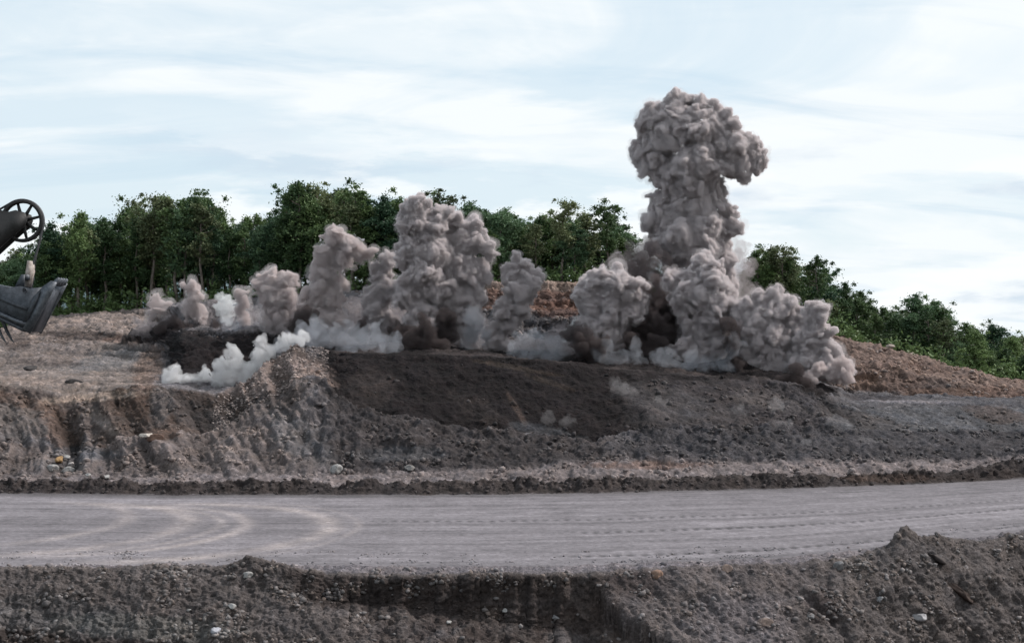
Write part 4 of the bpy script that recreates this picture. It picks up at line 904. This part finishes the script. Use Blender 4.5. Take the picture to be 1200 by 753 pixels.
# sheave
cs = q2(26, 259); r0_, r1_ = 25.0 / FPX * YS, 21.0 / FPX * YS
def ring(ro, ri, y0, y1, n_=48):
    V_ = []; 
    for (r, y) in ((ro, y0), (ro, y1), (ri, y1), (ri, y0)):
        for k in range(n_): a = math.tau * k / n_; V_.append((cs[0] + r * math.cos(a), YS + y, cs[2] + r * math.sin(a)))
    F_ = []
    for s in range(4):
        for k in range(n_): F_.append((s * n_ + k, s * n_ + (k + 1) % n_, ((s + 1) % 4) * n_ + (k + 1) % n_, ((s + 1) % 4) * n_ + k))
    return np.array(V_), np.array(F_)
sh = part('sheave_wheel', *ring(r0_, r1_, -.11, .11), None, M_BLACK)
hb = ring(.20, .06, -.16, .16, 24); part('hub', hb[0], hb[1], None, M_BLACK, sh)
for k in range(8):
    a = math.tau * k / 8 + .25; d = np.array([math.cos(a), 0, math.sin(a)]); nrm_ = np.array([-d[2], 0, d[0]])
    A, B = cs + d * .18, cs + d * (r1_ + .01); w0, w1 = .075, .045
    vv_ = []
    for (p_, w) in ((A, w0), (B, w1)):
        for (sx, sy) in ((-1, -.04), (1, -.04), (1, .04), (-1, .04)): vv_.append(p_ + nrm_ * w * sx + np.array([0, sy, 0]))
    part('spoke', vv_, [(0, 1, 2, 3), (7, 6, 5, 4), (0, 4, 5, 1), (1, 5, 6, 2), (2, 6, 7, 3), (3, 7, 4, 0)], None, M_BLACK, sh)
# ropes
arc = [np.array([cs[0] + r0_ * 1.01 * math.cos(a), YS, cs[2] + r0_ * 1.01 * math.sin(a)]) for a in np.linspace(R(125), R(-12), 18)]
for dy in (-.05, .05):
    pts = [q2(-330, 560, dy), q2(-30, 262, dy)] + [p_ + np.array([0, dy, 0]) for p_ in arc] + [q2(44, 292, dy), q2(38, 312, dy)]
    part('hoist_rope', *(lambda vf: (vf[0], None, vf[1]))(t3(pts, .035)), M_ROPE, smooth=True)
part('rope', *(lambda vf: (vf[0], None, vf[1]))(t3([q2(49, 268, .1), q2(42, 300, .1), q2(37, 337, .1)], .012)), M_ROPE)
v, f = prism([(33, 305), (39, 306), (40, 318), (36, 336), (30, 336), (31, 318)], -.12, .12); part('rope_socket', v, None, f, M_PALEST)
v, f = join3([prism([(22, 337), (30, 322), (34, 322), (33, 337)], -.55, -.45), prism([(22, 337), (30, 322), (34, 322), (33, 337)], .45, .55), prism([(29, 322), (36, 322), (36, 328), (29, 328)], -.448, .448)]); part('bail', v, None, f, M_STEEL)
# bucket: hollow, thick-walled, open at its right-hand side where the lip stands
W = .65; YM = -.45
side = [(-16, 330), (20, 338), (34, 336), (46, 339), (62, 337), (56, 352), (48, 372), (41, 386), (34, 383), (5, 369), (-20, 362)]
bk = empty('bucket', (0, 0, 0)); bk.parent = root
for y0 in (-W, W - .07):
    v, f = prism(side, YM + y0, YM + y0 + .07); part('side_plate', v, None, f, M_STEEL, bk)
v, f = prism([(-20, 362), (5, 369), (34, 383), (41, 386), (39, 389), (32, 386), (3, 372), (-20, 366)], YM - W - .01, YM + W + .01); part('floor_plate', v, None, f, M_STEEL, bk)
v, f = prism([(-20, 330), (-16, 330), (-16, 364), (-20, 364)], YM - W + .072, YM + W - .072); part('back_door', v, None, f, M_STEEL, bk)
v, f = prism([(-14, 331), (20, 337), (21, 338), (-14, 333)], YM - W + .072, YM + W - .072); part('top_plate', v, None, f, M_STEEL, bk)
lp = [(60, 337), (70, 330), (77, 332), (70, 346), (58, 368), (46, 391), (37, 386), (48, 364)]
for y0 in (-W - .06, W + .012):
    v, f = prism(lp, YM + y0, YM + y0 + .048); part('lip_plate', v, None, f, M_WORN, bk)
v, f = prism([(42, 386), (60, 350), (66, 338), (69, 341), (62, 356), (47, 389)], YM - W, YM + W); part('cutting_edge', v, None, f, M_WORN, bk)
v, f = prism([(0, 343), (30, 356), (44, 361), (43, 365), (28, 360), (-1, 347)], YM - W - .05, YM - W - .003); part('rib', v, None, f, M_STEEL, bk)
v, f = prism([(2, 362), (32, 375), (45, 379), (44, 383), (30, 379), (1, 366)], YM - W - .05, YM - W - .003); part('rib', v, None, f, M_WORN, bk)
for k in range(4):
    y0 = YM - W + .05 + k * (2 * W - .26) / 3; t = k / 4
    v, f = prism([(69, 336), (73, 329), (77, 326), (79, 328), (76, 334)], y0, y0 + .14); part('tooth', v, None, f, M_WORN, bk)
for dx, dy in ((0, -.5), (6, -.2)):
    pts = [q2(-6 + dx, 366, dy), q2(0 + dx, 378, dy), q2(4 + dx, 388, dy), q2(9 + dx, 397, dy), q2(12 + dx, 401, dy)]
    v, fq = tube(pts, [.09, .085, .075, .05, .02], 6); f = np.concatenate([fq[:, [0, 1, 2]], fq[:, [0, 2, 3]]]); part('latch_bar', v, None, f, M_WORN, bk)
v, f = t3([q2(40, 341, YM - W - .09), q2(40, 341, YM + W + .09)], .09, 12); part('hinge_pin', v, None, f, M_WORN, bk)
v, f = t3([q2(8, 344, YM - W - .09), q2(8, 344, YM + W + .09)], .07, 12); part('hinge_pin', v, None, f, M_WORN, bk)
v, f = prism([(50, 348), (58, 342), (53, 356), (44, 374), (38, 378)], YM - W - .1, YM - W - .062); part('wear_plate', v, None, f, M_STEEL, bk)
# dipper handle and machine body, out of the frame on the left
v, f = prism([(-20, 336), (-16, 352), (-200, 420), (-206, 402)], -.25, .25); part('dipper_handle', v, None, f, M_BLACK)
v, f = prism([(-560, 470), (-330, 470), (-310, 520), (-310, 640), (-560, 640)], -2.4, 2.4); part('machine_house', v, None, f, paint('faded_house_paint', (.30, .20, .05), (.42, .30, .10)))
for dy in (-2.6, 1.6):
    v, f = prism([(-540, 660), (-350, 660), (-325, 685), (-335, 712), (-350, 722), (-540, 722), (-560, 700), (-560, 680)], dy, dy + 1.0); part('crawler_track', v, None, f, M_BLACK)
v, f = prism([(-500, 640), (-390, 640), (-390, 700), (-500, 700)], -1.55, 1.55); part('undercarriage', v, None, f, M_BLACK)
